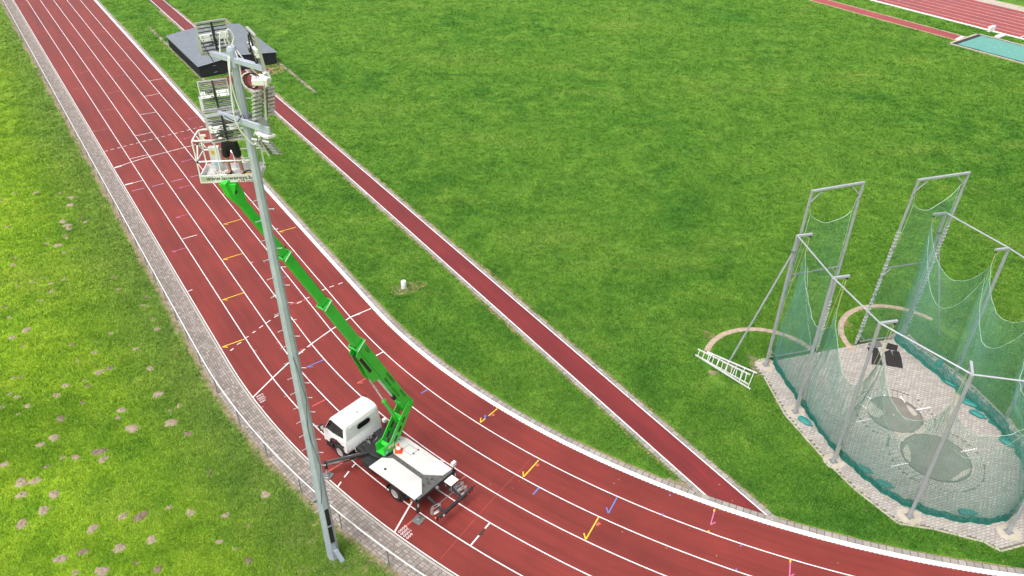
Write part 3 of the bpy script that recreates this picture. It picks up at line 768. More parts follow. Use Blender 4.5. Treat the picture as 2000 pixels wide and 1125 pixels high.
# kerb stones edging the pavement
mb = MB(); pts = [cg(w, a) for w, a in foot]
pads = []
POSTS = [(-3.62, 4.33), (-4.03, 1.24), (-4.13, -1.66), (-3.01, -4.78), (0.0, -6.33), (3.01, -4.78), (4.13, -1.66), (4.03, 1.24), (3.62, 4.33)]
ks = []
for i in range(1, len(pts) - 1):
    p, q = pts[i - 1], pts[i]; L = (q - p).length; n = max(1, int(L / 0.9))
    for k in range(n):
        a_, b_ = p.lerp(q, (k + 0.01) / n), p.lerp(q, (k + 0.99) / n)
        mb2 = MB(); mb2.bar((a_.x, a_.y, 0.008), (b_.x, b_.y, 0.008), 0.07, 0.055); mb2.build('edge_stone', M['conc'], CP)
for i, (w, a) in enumerate(POSTS):
    mb = MB(); o = cg(w, a)
    out = Vector((w, a + 1.0, 0)).normalized(); ow = CW * out.x + CA * out.y; tw = Vector((-ow.y, ow.x, 0))
    pad = [(-0.30, -0.35), (-0.42, 0.0), (-0.36, 0.22), (-0.18, 0.38), (0.15, 0.40), (0.34, 0.25), (0.42, -0.02), (0.28, -0.36)]
    sc = 1.0 if i not in (0, 8) else 1.15
    mb.prism([(x * sc * random.uniform(0.92, 1.08), y * sc * random.uniform(0.92, 1.08)) for x, y in pad], 0.0, 0.030, (Vector((o.x, o.y, 0)), tw, ow, Vector((0, 0, 1))))
    mb.build('concrete_pad', M['conc'], CP)
# concrete sill in front of the cage mouth, swing tracks for the gates
for gi, (w, a, t0, t1) in enumerate(((-3.62, 4.33, R(22), R(158)), (3.62, 4.33, R(35), R(200)))):
    o = cg(w, a); n = 13
    st = thing('gate_track', (o.x, o.y, 0), ('curved pinkish concrete wheel track in the grass behind the ladder' if gi == 0 else 'curved pinkish concrete wheel track in the grass behind the dark rubber mats'), 'wheel track')
    for k in range(n):
        ta, tb = t0 + (t1 - t0) * k / n + 0.003, t0 + (t1 - t0) * (k + 1) / n - 0.003; pts = []
        for t in np.linspace(ta, tb, 4): pts.append((2.84 * math.cos(t), 2.84 * math.sin(t)))
        for t in np.linspace(tb, ta, 4): pts.append((2.57 * math.cos(t), 2.57 * math.sin(t)))
        mb = MB(); mb.prism(pts, 0.0, 0.022 + random.uniform(-0.003, 0.003)); mb.build('track_slab', M['pinkconc'], st)
# ================================================================== OBJECTS
Zv = Vector((0, 0, 1))
# ---- railing along the brick path
rl = thing('track_railing', (*trk(0, 8.43), 0), 'low white tube railing on thin posts beside the brick path', 'railing')
RH = 0.90
def rail_piece(s0, s1):
    pts = []
    for s in np.linspace(s0, s1, 7 if s0 < 0 else 2):
        p = trk(s, 8.43); pts.append((p[0], p[1], RH))
    mb = MB(); mb.tube(pts, 0.026, 8); mb.build('top_rail', M['offwhite'], rl, world=True, smooth=True)
PS = [-3.52 - 2.02 * k for k in range(0, 18)] + [-1.5 + 2.02 * k for k in range(0, 48)]
for s in sorted(PS):
    p = trk(s * 1.0, 8.43); L = 2.02
    mb = MB(); mb.tube([(p[0], p[1], -0.05), (p[0], p[1], RH - 0.02)], 0.024, 8); mb.lathe([(0.045, 0.0), (0.045, 0.012)], (p[0], p[1], 0.003), None, 10)
    mb.build('rail_post', M['galvd'], rl, world=True, smooth=True)
SS = sorted(PS)
for i in range(0, len(SS) - 3, 3): rail_piece(SS[i] + 0.004, SS[i + 3] - 0.004)

# far railing beyond the distant track
fr = thing('far_railing', (*strt(45, -83.6), 0), 'pale railing far away beyond the distant straight track', 'railing')
mb = MB(); p, q = strt(-20, -83.6), strt(110, -83.6); mb.tube([(p[0], p[1], 1.0), (q[0], q[1], 1.0)], 0.03, 6); mb.build('top_rail', M['offwhite'], fr, world=True)
for a in np.arange(-20, 111, 2.6):
    p = strt(a, -83.6); mb = MB(); mb.tube([(p[0], p[1], 0), (p[0], p[1], 1.0)], 0.026, 6); mb.build('rail_post', M['galvd'], fr, world=True)

# ---- mat shelter on rails
S0c = at(393, 153); S1c = at(542, 124); S2c = at(330.4, 93)
sx = (S1c - S0c); LX = sx.length; SX = sx.normalized(); sy = (S2c - S0c); LY = sy.length; SY = Vector((-SX.y, SX.x, 0))
LY = sy.dot(SY)
sh = thing('mat_shelter', (S0c.x, S0c.y, 0), 'low dark mat shelter with ribbed grey pitched roof standing over the runway', 'shelter', rz=math.atan2(SX.y, SX.x))
EH, RHH, OV = 1.00, 1.36, 0.10
mb = MB(); th = 0.06
for y0, y1 in ((0, th), (LY - th, LY)):
    mb.add([(0, y0, 0.06), (LX, y0, 0.06), (LX, y0, EH), (LX / 2, y0, RHH), (0, y0, EH), (0, y1, 0.06), (LX, y1, 0.06), (LX, y1, EH), (LX / 2, y1, RHH), (0, y1, EH)],
           [(4, 3, 2, 1, 0), (5, 6, 7, 8, 9), (0, 1, 6, 5), (1, 2, 7, 6), (2, 3, 8, 7), (3, 4, 9, 8), (4, 0, 5, 9)])
    mb.build('end_wall', M['shedwall'], sh); mb = MB()
for x0 in (0.0, LX - th):
    mb = MB(); mb.box((x0 + th / 2, LY / 2, (EH + 0.05) / 2), (th - 0.004, LY - 2 * th - 0.004, EH - 0.05)); mb.build('side_wall', M['shedwall'], sh)
rib = MB()
for k in range(int(LX / 0.20)):       # vertical cladding ribs, front and back
    x = 0.1 + k * 0.20
    rib.box((x, -0.008, 0.55), (0.035, 0.014, 0.82)); rib.box((x, LY + 0.008, 0.55), (0.035, 0.014, 0.82))
for k in range(int(LY / 0.20)):
    y = 0.1 + k * 0.20
    rib.box((-0.008, y, 0.55), (0.014, 0.035, 0.82)); rib.box((LX + 0.008, y, 0.55), (0.014, 0.035, 0.82))
stuff(rib.build('cladding_rib', M['shedwall'], sh))
npan = 10; PW = (LY + 2 * OV) / npan
for side in (-1, 1):
    for k in range(npan):
        y0 = -OV + k * PW + 0.004; y1 = y0 + PW - 0.008
        e0 = (LX / 2 - side * (LX / 2 + OV)); dz = (RHH - EH) / (LX / 2) * OV
        prof = []                      # ribbed sheet profile across y
        nrb = 4
        for r_ in range(nrb):
            yy = y0 + (y1 - y0) * r_ / nrb; wv = (y1 - y0) / nrb
            prof += [(yy, 0), (yy + wv * 0.58, 0), (yy + wv * 0.66, 0.07), (yy + wv * 0.92, 0.07)]
        prof.append((y1, 0))
        vs = [(e0, y, EH - dz + 0.035 + h) for y, h in prof] + [(LX / 2 - side * 0.002, y, RHH + 0.035 + h) for y, h in prof]
        n = len(prof); m2 = MB(); m2.add(vs, [(i, i + 1, n + i + 1, n + i) for i in range(n - 1)])
        m2.build('roof_panel', M['shedroof'], sh)
mb = MB(); mb.prism([(-0.12, -0.02), (0, 0.03), (0.12, -0.02), (0.0, 0.0)], -OV, LY + OV, (Vector((LX / 2, 0, RHH + 0.07)), Vector((1, 0, 0)), Zv, Vector((0, 1, 0)))); mb.build('ridge_cap', M['shedroof'], sh)
for y in (0.7, LY - 0.7):
    for x in (0.03, LX - 0.03):
        mb = MB(); mb.lathe([(0.09, -0.03), (0.09, 0.03)], (x, y, 0.10), (Vector((0, 1, 0)), Zv, Vector((1, 0, 0))), 14); mb.build('wheel', M['steel'], sh)
for x in (1.3, LX * 0.5, LX - 1.4):
    for z in (0.30, 0.86):
        mb = MB(); mb.box((x, -0.022, z), (0.30, 0.02, 0.035)); mb.build('latch', M['galv'], sh)
# rails the shelter rolls on (long concrete-bedded channel, left and right)
for p, q, lab in ((at(291, 53), at(402, 160), 'thin steel floor rail leaving the left side of the dark shelter'), (at(437, 36), at(617, 181), 'thin steel floor rail ending in the grass right of the dark shelter')):
    t = thing('floor_rail', ((p.x + q.x) / 2, (p.y + q.y) / 2, 0), lab, 'rail')
    dr = (q - p).normalized(); nn = Vector((-dr.y, dr.x, 0))
    mb = MB()
    for s_ in (-0.06, 0.06): mb.bar(p + nn * s_ + Zv * 0.012, q + nn * s_ + Zv * 0.012, 0.035, 0.03)
    mb.build('rail_bar', M['galvd'], t, world=True)
    mb = MB(); ribbon(mb, [p, p.lerp(q, 0.25), p.lerp(q, 0.5), p.lerp(q, 0.75), q], 0.42, 0.0052); structure(mb.build('bare_soil', M['dry']))
    mb = MB(); ribbon(mb, [p, q], 0.085, 0.0075); mb.build('rail_bed', M['conc'], t, world=True)
mb = MB(); mb.sheet([at(x, y) for x, y in ((403, 158), (520, 131), (533, 142), (445, 166), (420, 166))], 0.0085)
me_ = mb.build('vault_box_pad', M['runway']); me_.data.uv_layers.new(name='UVMap'); structure(me_)
mb = MB(); mb.sheet([at(x, y) for x, y in ((395, 158), (545, 123), (556, 140), (440, 172), (412, 172))], 0.0048); structure(mb.build('bare_soil', M['dry']))

# ---- floodlight mast
BP = at(652, 1086)
mast = thing('floodlight_mast', (BP.x, BP.y, 0), 'tall tapered grey mast with step pegs standing beside the brick path', 'light mast')
HM = 17.95
def mr(z): return 0.215 - (0.215 - 0.088) * z / HM
mb = MB(); n8 = 8; prof = [(mr(z), z) for z in (0, 3, 6, 9, 12, 15, HM)]
mb.lathe(prof, (0, 0, 0), (Vector((math.cos(0.2), math.sin(0.2), 0)), Vector((-math.sin(0.2), math.cos(0.2), 0)), Zv), n8); mb.build('pole', M['mast'], mast)
mb = MB(); mb.lathe([(0.115, 17.55), (0.115, 17.93), (0.095, 18.0)], n=16); mb.build('collar', M['mast'], mast)
camdir = Vector((-BP.x, -BP.y, 0)).normalized(); cside = Vector((-camdir.y, camdir.x, 0))    # cside points right as seen from the field corner
z = 2.6; k = 0
while z < 16.9:
    sd = 1 if k % 2 else -1
    drv = (cside * (0.92 * sd) + camdir * 0.38).normalized(); r = mr(z)
    mb = MB(); a_ = drv * (r - 0.02); b_ = drv * (r + 0.14)
    mb.tube([a_ + Zv * z, b_ + Zv * z], 0.011, 6); mb.lathe([(0.024, 0), (0.024, 0.014)], b_ + Zv * z, basis(drv), 8); mb.build('step_peg', M['galv'], mast)
    z += 0.29; k += 1
def on_face(z, w, h, name, m, lift=0.012, off=0.0, dirv=camdir, thick=0.02):
    side = Vector((-dirv.y, dirv.x, 0)); r = mr(z) * math.cos(math.pi / 8)
    o = dirv * (r + lift) + side * off + Zv * z
    mb = MB(); mb.box(o, (w, thick, h), (side, dirv, Zv)); return mb.build(name, m, mast)
fdir = (camdir * 0.93 + cside * 0.36).normalized()
fdir = Vector((math.cos(0.2 - math.pi / 8 - math.pi / 4), math.sin(0.2 - math.pi / 8 - math.pi / 4), 0))
on_face(2.26, 0.135, 0.80, 'black_panel', M['black'], 0.006, 0.012, fdir); on_face(1.36, 0.145, 0.80, 'black_panel', M['black'], 0.006, 0.012, fdir)
# open inspection door leaning out at the foot
fs = Vector((-fdir.y, fdir.x, 0)); o = fdir * 0.21 + fs * 0.02
mb = MB(); mb.add([o + Zv * 0.56 + fs * -0.06, o + Zv * 0.56 + fs * 0.10, o + fdir * 0.16 + fs * 0.24 + Zv * -0.0, o + fdir * 0.16 + fs * 0.07 + Zv * -0.0,
                   o + Zv * 0.56 + fs * -0.06 + fdir * 0.03, o + Zv * 0.56 + fs * 0.10 + fdir * 0.03, o + fdir * 0.19 + fs * 0.24, o + fdir * 0.19 + fs * 0.07],
                  [(3, 2, 1, 0), (4, 5, 6, 7), (0, 1, 5, 4), (1, 2, 6, 5), (2, 3, 7, 6), (3, 0, 4, 7)])
mb.build('inspection_door', M['mast'], mast)
mb = MB(); mb.lathe([(0.245, 3.02), (0.245, 3.05)], n=8); mb.lathe([(0.222, 0.9), (0.222, 0.915)], n=8); mb.lathe([(0.2265, 0.35), (0.2265, 0.365)], n=8)
# weld seams
mb = MB()
for z in (0.42, 0.9): mb.lathe([(mr(z) + 0.004, z), (mr(z) + 0.004, z + 0.012)], n=8)
mb.build('weld_seam', M['galvd'], mast)
mb = MB(); mb.box(cside * -(mr(3.0) + 0.05) + Zv * 3.0, (0.09, 0.07, 0.12), (cside, camdir, Zv)); mb.build('cable_clamp', M['steel'], mast)
mb = MB(); pts = []
for i, z in enumerate(np.linspace(9.2, 3.0, 12)): pts.append(camdir * (mr(z) * 0.95 + 0.012) + cside * (0.09 * math.sin(i * 0.9) - 0.02 + (0.10 if 2 < i < 9 else 0)) + Zv * z)
mb.tube(pts, 0.007, 5); mb.build('loose_cable', M['black'], mast)
# cross arms
def arm(name, l, r, w, h):
    mb = MB(); l, r = Vector(l), Vector(r); mb.bar(l, r, w, h); 
    return mb.build(name, M['mast'], mast, bevel=0.012)
UL, UR = Vector((-0.83, 0.76, 17.62)), Vector((0.92, -0.83, 17.80))
LL, LR = Vector((-0.86, 0.82, 16.18)), Vector((0.93, -0.78, 16.40))
AX = (UR - UL).normalized(); AN = Vector((-AX.y, AX.x, 0)).normalized()      # AN points to the field side (away from the viewer)
arm('cross_arm', UL, UR, 0.115, 0.125)
la = arm('cross_arm', LL + AN * -0.17, LR + AN * -0.17, 0.06, 0.165)
mb = MB(); mb.bar(LL * 0.55 + Zv * 16.28 * 0.45 + AN * 0.16, LR * 0.55 + Zv * 16.28 * 0.45 + AN * 0.16, 0.05, 0.16)
for s_ in (-0.22, 0.22): mb.bar(Zv * 16.28 + AX * s_ + AN * -0.15, Zv * 16.28 + AX * s_ + AN * 0.16, 0.04, 0.12)
mb.build('arm_clamp', M['galvd'], mast)
def W(v): return Vector((BP.x + v[0], BP.y + v[1], v[2] if len(v) > 2 else 0.0))

# ---- floodlights: two columns of LED bars in a frame, driver boxes in the middle, black leads, yoke
def flood(loc, aim_az, tilt, label, w=0.66, h=0.66, nb=4, yoke='below', box=True):
    """local frame: X along width, Y = light direction, Z = up of the frame (tilted)"""
    t = thing('floodlight', loc, label, 'floodlight', 'floodlights on the mast arms')
    Y0 = Vector((math.cos(aim_az), math.sin(aim_az), 0)); X = Vector((-Y0.y, Y0.x, 0)) * -1
    Y = (Y0 * math.cos(tilt) - Zv * math.sin(tilt)); Z = X.cross(Y) ; Z = Z if Z.z > 0 else -Z
    P = lambda x, y, z: X * x + Y * y + Z * z
    ax = (X, Y, Z)
    mb = MB()
    for zz in (-h / 2, h / 2): mb.box(P(0, 0, zz), (w + 0.03, 0.05, 0.022), ax)
    for xx in (-w / 2, w / 2): mb.box(P(xx, 0, 0), (0.022, 0.05, h - 0.026), ax)
    mb.build('frame', M['lamp'], t)
    mb = MB(); mb.box(P(0, -0.045, 0), (0.045, 0.03, h - 0.03), ax); mb.build('spine', M['black'], t)
    cw = w / 2 - 0.035
    rows = 8; ph = h / rows
    for c in (-1, 1):
        for r in range(rows):
            zc = -h / 2 + ph * (r + 0.5)
            if box and r in (3, 4):
                mb = MB(); mb.box(P(c * (cw / 2 + 0.028), -0.055, zc), (cw - 0.01, 0.07, ph * 0.84), ax); b = mb.build('driver_box', M['white'], t, bevel=0.006)
                mb = MB()
                for q in (-1, 1): mb.box(P(c * (cw / 2 + 0.028) + q * cw * 0.3, -0.092, zc), (0.022, 0.008, 0.022), ax)
                mb.build('box_clip', M['black'], b)
            else:
                mb = MB(); mb.box(P(c * (cw / 2 + 0.028), 0.0, zc), (cw, 0.05, ph * 0.50), ax); b = mb.build('lamp_bar', M['lamp'], t)
                mb = MB(); mb.box(P(c * (cw / 2 + 0.028), -0.0265, zc), (cw * 0.95, 0.004, ph * 0.26), ax); mb.build('bar_slot', M['lampglass'], b)
                mb = MB(); mb.box(P(c * (cw / 2 + 0.028), 0.028, zc), (cw * 0.92, 0.005, ph * 0.42), ax); mb.build('lens', M['offwhite'], b)
    rr = random.Random(hash(label) % 1000)
    for q in range(5):
        mb = MB(); pts = []
        x0, z0 = rr.uniform(-0.25, 0.05), rr.uniform(-0.18, 0.18)
        for i in range(7): pts.append(P(x0 + i * rr.uniform(0.02, 0.05), -0.10 - rr.uniform(0, 0.03), z0 + rr.uniform(-0.04, 0.04)))
        mb.tube(pts, 0.010, 5); mb.build('lead', M['black'], t)
    mb = MB(); mb.tube([P(0.0, -0.075, -h * 0.42), P(0.012, -0.10, -h * 0.2), P(-0.01, -0.11, 0), P(0.01, -0.10, h * 0.2), P(0, -0.075, h * 0.42)], 0.017, 6); mb.build('lead', M['black'], t)
    mb = MB(); s_ = -1 if yoke == 'below' else 1; L = h * 0.56
    for xx in (-1, 1):
        mb.bar(P(xx * (w / 2 + 0.030), 0.02, 0.0), P(xx * (w / 2 + 0.030), 0.02, s_ * L), 0.012, 0.045, X)
    mb.bar(P(-w / 2 - 0.036, 0.02, s_ * L), P(w / 2 + 0.036, 0.02, s_ * L), 0.05, 0.012, Y)
    mb.build('yoke', M['lamp'], t)
    return t
az = math.atan2(AN.y, AN.x)
def pix(px, py, depth_from):   # point on the sight line whose distance from the mast axis is smallest
    d = (_R * ((px - 1000) / CAM_F) - _U * ((py - 562.5) / CAM_F) + _F); o = Vector((0, 0, CAM_H))
    d2 = Vector((d.x, d.y)); t = ((Vector((depth_from.x, depth_from.y)) - Vector((o.x, o.y))).dot(d2)) / d2.length_squared
    return o + d * t
F1 = pix(417, 70, W((-0.72, 0.70))); F2 = pix(420, 184, W((-0.76, 0.72))); F3 = pix(438, 249, W((-0.55, 0.42))); F4 = pix(500, 96, W((0.70, -0.64)))
vaz = math.atan2(-F1.y, -F1.x)      # towards the viewer
flood(F1, vaz + math.pi + 0.22, 0.05, 'topmost floodlight on the mast, upright above the left end of the top arm')
flood(F2, vaz + math.pi + 0.05, 0.42, 'floodlight tilted down above the left end of the lower mast arm')
flood(F3, vaz + math.pi + 0.10, 0.25, 'floodlight hanging under the lower mast arm in front of the worker', yoke='above', h=0.62, w=0.70)
flood(F4, vaz + math.pi - 1.42, -0.10, 'floodlight seen edge-on above the right end of the top mast arm', h=0.78)
# hanging lamp of tilted louvre modules
def louvre(loc, az_, n, mw, label, dz, dy, hh, cap=True):
    t = thing('floodlight', loc, label, 'floodlight', 'floodlights on the mast arms')
    Y = Vector((math.cos(az_), math.sin(az_), 0)); X = Vector((-Y.y, Y.x, 0)); tl = 0.50
    Yt = Y * math.cos(tl) - Zv * math.sin(tl); Zt = Zv * math.cos(tl) + Y * math.sin(tl); ax = (X, Yt, Zt)
    for r in range(n):
        for c in (-1, 1):
            o = X * (c * (mw / 2 + 0.03)) + Zv * (-dz * r) + Y * (dy * r)
            mb = MB(); mb.box(o, (mw, 0.17, hh), ax); b = mb.build('louvre_module', M['lamp'], t, bevel=0.006)
            mb = MB(); mb.box(o - Yt * 0.02 + Zt * (hh / 2 + 0.002), (mw * 0.82, 0.09, 0.004), ax); mb.build('module_slot', M['lampglass'], b)
            mb = MB(); mb.tube([o - Yt * 0.09 + X * (-c * mw * 0.35) + Zv * 0.03, o - Yt * 0.13 + X * (-c * mw * 0.45), o - Yt * 0.09 + X * (-c * mw * 0.35) - Zv * 0.04], 0.009, 5); mb.build('lead', M['black'], b)
    mb = MB(); mb.tube([Zv * 0.14 - Y * 0.09, Zv * (-dz * (n - 1) - 0.05) + Y * (dy * (n - 1) - 0.11)], 0.022, 8); mb.build('spine', M['offwhite'], t)
    return t
F5 = pix(516, 186, W((0.95, -0.85)))
t5 = louvre(F5 + Zv * 0.12, vaz + 0.35 + math.pi, 8, 0.22, 'tall white louvred floodlight hanging below the right end of the top arm', 0.098, 0.035, 0.05)
mb = MB(); mb.box((0, 0, 0.22), (0.34, 0.34, 0.13), basis((0, 0, 1))[:3]); mb.lathe([(0.21, 0.155), (0.21, 0.285), (0.15, 0.31)], n=6); mb.build('gear_box', M['offwhite'], t5, bevel=0.015)
mb = MB()
d5 = (W((0.92, -0.83, 17.72)) - (F5 + Zv * 0.12))
mb.bar(d5 + Vector((0, 0, -0.02)), Vector((0.16, 0.0, d5.z + 0.02)), 0.13, 0.05); mb.bar((0.16, 0, d5.z + 0.02), (0.20, 0.02, 0.24), 0.10, 0.03); mb.build('hanger', M['offwhite'], t5, bevel=0.008)
for k in range(3):
    mb = MB(); c = Vector((-0.12, -0.10, 0.36)); pts = [c + Vector((0.0 - 0.16 * math.sin(a) - 0.05 * k, -0.05, 0.17 * math.cos(a) - 0.10)) for a in np.linspace(-1.0, 3.6 + 0.3 * k, 12)]
    mb.tube(pts, 0.016 if k < 2 else 0.010, 6); mb.build('lead', M['black'] if k < 2 else M['offwhite'], t5, smooth=True)
F6 = pix(514, 283, W((0.88, -0.72)))
t6 = louvre(F6 + Zv * 0.10, vaz - 0.75 + math.pi, 5, 0.21, 'small stepped floodlight hanging below the right end of the lower arm', 0.095, 0.06, 0.05)
d6 = (W((0.93, -0.78, 16.38)) - (F6 + Zv * 0.10))
mb = MB(); mb.bar(d6 + AX * -0.5 + Zv * -0.13 - AN * 0.16, d6 + AX * 0.02 + Zv * -0.12 - AN * 0.16, 0.22, 0.07); mb.build('gear_box', M['offwhite'], t6, bevel=0.015)
mb = MB(); mb.bar(d6 + Zv * -0.15 - AN * 0.1, Vector((0.05, 0, 0.06)), 0.08, 0.05); mb.build('hanger', M['lamp'], t6)
mb = MB(); c = d6 + AX * -0.35 + Zv * -0.2 - AN * 0.18; mb.tube([c + AX * (0.11 * math.cos(a)) + Zv * (0.13 * math.sin(a) - 0.02) for a in np.linspace(3.1, 6.3, 9)], 0.014, 6); mb.build('lead', M['black'], t6, smooth=True)
# white supply cables down the mast top
def cable(pts, r, m, nm='supply_cable'):
    mb = MB(); P = [Vector(p) for p in pts]; out = []
    for i in range(len(P) - 1):
        p0 = P[max(i - 1, 0)]; p1 = P[i]; p2 = P[i + 1]; p3 = P[min(i + 2, len(P) - 1)]
        for f in np.linspace(0, 1, 6, endpoint=False):
            out.append(0.5 * ((2 * p1) + (p2 - p0) * f + (2 * p0 - 5 * p1 + 4 * p2 - p3) * f * f + (-p0 + 3 * p1 - 3 * p2 + p3) * f ** 3))
    out.append(P[-1]); mb.tube(out, r, 6); mb.build(nm, m, mast, smooth=True)
c_ = camdir; s_ = cside
cable([(0.05, 0, 18.05), s_ * 0.10 + c_ * 0.15 + Zv * 17.7, s_ * 0.12 + c_ * 0.16 + Zv * 17.2, s_ * 0.42 + c_ * 0.2 + Zv * 16.95, s_ * 0.62 + c_ * 0.15 + Zv * 17.05], 0.016, M['offwhite'])
cable([(-0.05, 0, 18.02), s_ * -0.14 + c_ * 0.12 + Zv * 17.55, s_ * -0.13 + c_ * 0.13 + Zv * 16.9, s_ * -0.05 + c_ * 0.14 + Zv * 16.4], 0.016, M['offwhite'])
cable([(-0.02, 0.0, 18.02), s_ * -0.11 + c_ * 0.13 + Zv * 17.6, s_ * -0.20 + c_ * 0.13 + Zv * 16.9, s_ * -0.22 + c_ * 0.18 + Zv * 16.3, s_ * -0.02 + c_ * 0.22 + Zv * 15.85, s_ * 0.12 + c_ * 0.22 + Zv * 15.75, s_ * 0.38 + c_ * 0.22 + Zv * 16.05], 0.018, M['offwhite'])
cable([(0.04, 0.04, 18.02), s_ * 0.2 + c_ * 0.12 + Zv * 17.75, s_ * 0.42 + c_ * 0.16 + Zv * 17.4, s_ * 0.66 + c_ * 0.12 + Zv * 17.2], 0.014, M['offwhite'])
cable([(-0.02, 0, 18.06), s_ * -0.06 + Zv * 18.25, s_ * 0.02 + Zv * 18.38, s_ * 0.10 + Zv * 18.2, (0.0, 0, 18.0)], 0.016, M['offwhite'])
cable([s_ * -0.25 + c_ * 0.1 + Zv * 17.9, s_ * -0.20 + Zv * 18.2, s_ * -0.12 + Zv * 18.35, s_ * -0.10 + Zv * 18.05], 0.014, M['offwhite'])
cable([s_ * -0.62 + Zv * 18.3 + c_ * 0.1, s_ * -0.42 + c_ * 0.15 + Zv * 17.75, s_ * -0.24 + c_ * 0.15 + Zv * 17.45, s_ * -0.16 + c_ * 0.12 + Zv * 17.5], 0.009, M['black'])
cable([s_ * -0.45 + Zv * 16.5 + c_ * 0.15, s_ * -0.2 + c_ * 0.15 + Zv * 16.32, s_ * -0.05 + c_ * 0.2 + Zv * 16.48, s_ * 0.0 + c_ * 0.2 + Zv * 16.2], 0.010, M['black'])
# ================================================================== BOOM TRUCK
HD = R(139.5); hx = Vector((math.cos(HD), math.sin(HD), 0)); hy = Vector((-hx.y, hx.x, 0))
TP = at(772, 976) - hy * 0.87
truck = thing('boom_lift_truck', (TP.x, TP.y, 0), 'white cab truck with raised green telescopic boom and work basket parked on the track', 'boom truck', rz=HD)
def TW(x, y, z): return Vector((TP.x, TP.y, 0)) + hx * x + hy * y + Zv * z

# ---- cab
def hw(z): return 0.90 if z < 1.32 else 0.90 - (z - 1.32) * 0.115
up = [(2.64, 1.30), (2.63, 1.93), (2.69, 2.06), (2.84, 2.125), (3.15, 2.135), (3.45, 2.06), (3.60, 1.93), (3.93, 1.30)]
lo = [(2.64, 1.30), (3.93, 1.30), (4.02, 1.12), (4.06, 0.78), (4.06, 0.56), (3.70, 0.56), (3.62, 0.80), (3.46, 0.96), (3.22, 1.00), (3.00, 0.93), (2.86, 0.74), (2.80, 0.66), (2.64, 0.66)]
mb = MB()
loop = up[:-1] + lo[1:]          # full outline, counter order: rear bottom of upper .. front .. bottom .. back to rear
vs = []; n = len(loop)
for x, z in loop: vs.append((x, hw(z), z))
for x, z in loop: vs.append((x, -hw(z), z))
iu = list(range(0, 7)); i_front = 7; il = list(range(7, n))
fs = []
for o_ in (0, n):
    fs.append(tuple(o_ + i for i in (iu + [i_front])))                   # upper side panel
    fs.append(tuple(o_ + i for i in ([0, i_front] + list(range(i_front + 1, n)))))   # lower side panel
for i in range(n): j = (i + 1) % n; fs.append((i, j, n + j, n + i))
mb.add(vs, fs)
cab = mb.build('cab', M['white'], truck, smooth=True, bevel=0.085, seg=4, pick=lambda e: min(e.verts[0].co.z, e.verts[1].co.z) > 1.2 and not (abs(e.verts[0].co.z - 1.3) < .01 and abs(e.verts[1].co.z - 1.3) < .01))
def side_pt(x, z, sgn, lift=0.0): return Vector((x, sgn * (hw(z) + lift), z))
def side_panel(name, pts, m, parent, lift=0.006, sgns=(1, -1), th=0.008):
    for sg in sgns:
        mb = MB(); a_ = [side_pt(x, z, sg, lift) for x, z in pts]; b_ = [side_pt(x, z, sg, lift - th) for x, z in pts]; k = len(pts)
        mb.add(a_ + b_, [tuple(range(k)), tuple(range(2 * k - 1, k - 1, -1))] + [(i, (i + 1) % k, k + (i + 1) % k, k + i) for i in range(k)])
        mb.build(name, m, parent)
side_panel('side_window', [(2.80, 1.42), (2.80, 1.80), (3.50, 1.88), (3.58, 1.82), (3.82, 1.36), (3.40, 1.34)], M['glass'], cab)
side_panel('window_seal', [(2.775, 1.395), (2.775, 1.83), (3.505, 1.905), (3.605, 1.835), (3.86, 1.335), (3.40, 1.315)], M['black'], cab, lift=0.002, th=0.006)
# door shut lines
for pts in ([(2.735, 0.80), (2.735, 1.95), (2.747, 1.95), (2.747, 0.80)], [(2.74, 0.80), (2.74, 0.812), (3.0, 0.99), (3.0, 0.978)], [(3.872, 1.33), (3.884, 1.33), (3.60, 0.90), (3.588, 0.90)]):
    side_panel('door_gap', pts, M['black'], cab, lift=0.002, th=0.004)
side_panel('door_handle', [(2.83, 1.13), (2.83, 1.19), (3.00, 1.19), (3.00, 1.13)], M['offwhite'], cab, lift=0.028, th=0.025)
side_panel('fuel_cap', [(2.84 + 0.062 * math.cos(t), 0.90 + 0.062 * math.sin(t)) for t in np.linspace(0, 6.28, 14, endpoint=False)], M['black'], cab, lift=0.004, th=0.004, sgns=(1,))
# windscreen and front
def front_pt(u, f, lift): x = 3.60 + (3.93 - 3.60) * (1 - f); z = 1.93 + (1.30 - 1.93) * (1 - f); return Vector((x + lift, u * hw(z), z + lift * 0.5))
mb = MB(); q = [front_pt(-0.90, 0.05, 0.006), front_pt(0.90, 0.05, 0.006), front_pt(0.88, 0.93, 0.006), front_pt(-0.88, 0.93, 0.006)]; q2 = [v - Vector((0.012, 0, 0.006)) for v in q]
mb.add(q + q2, [(0, 1, 2, 3), (7, 6, 5, 4), (0, 4, 5, 1), (1, 5, 6, 2), (2, 6, 7, 3), (3, 7, 4, 0)]); mb.build('windscreen', M['glass'], cab)
mb = MB(); mb.box((4.062, 0, 0.94), (0.03, 0.9, 0.12)); mb.build('grille', M['black'], cab)
for sg in (1, -1):
    mb = MB(); mb.box((4.055, sg * 0.66, 0.80), (0.05, 0.30, 0.18)); mb.build('headlight', M['glass'], cab, bevel=0.02)
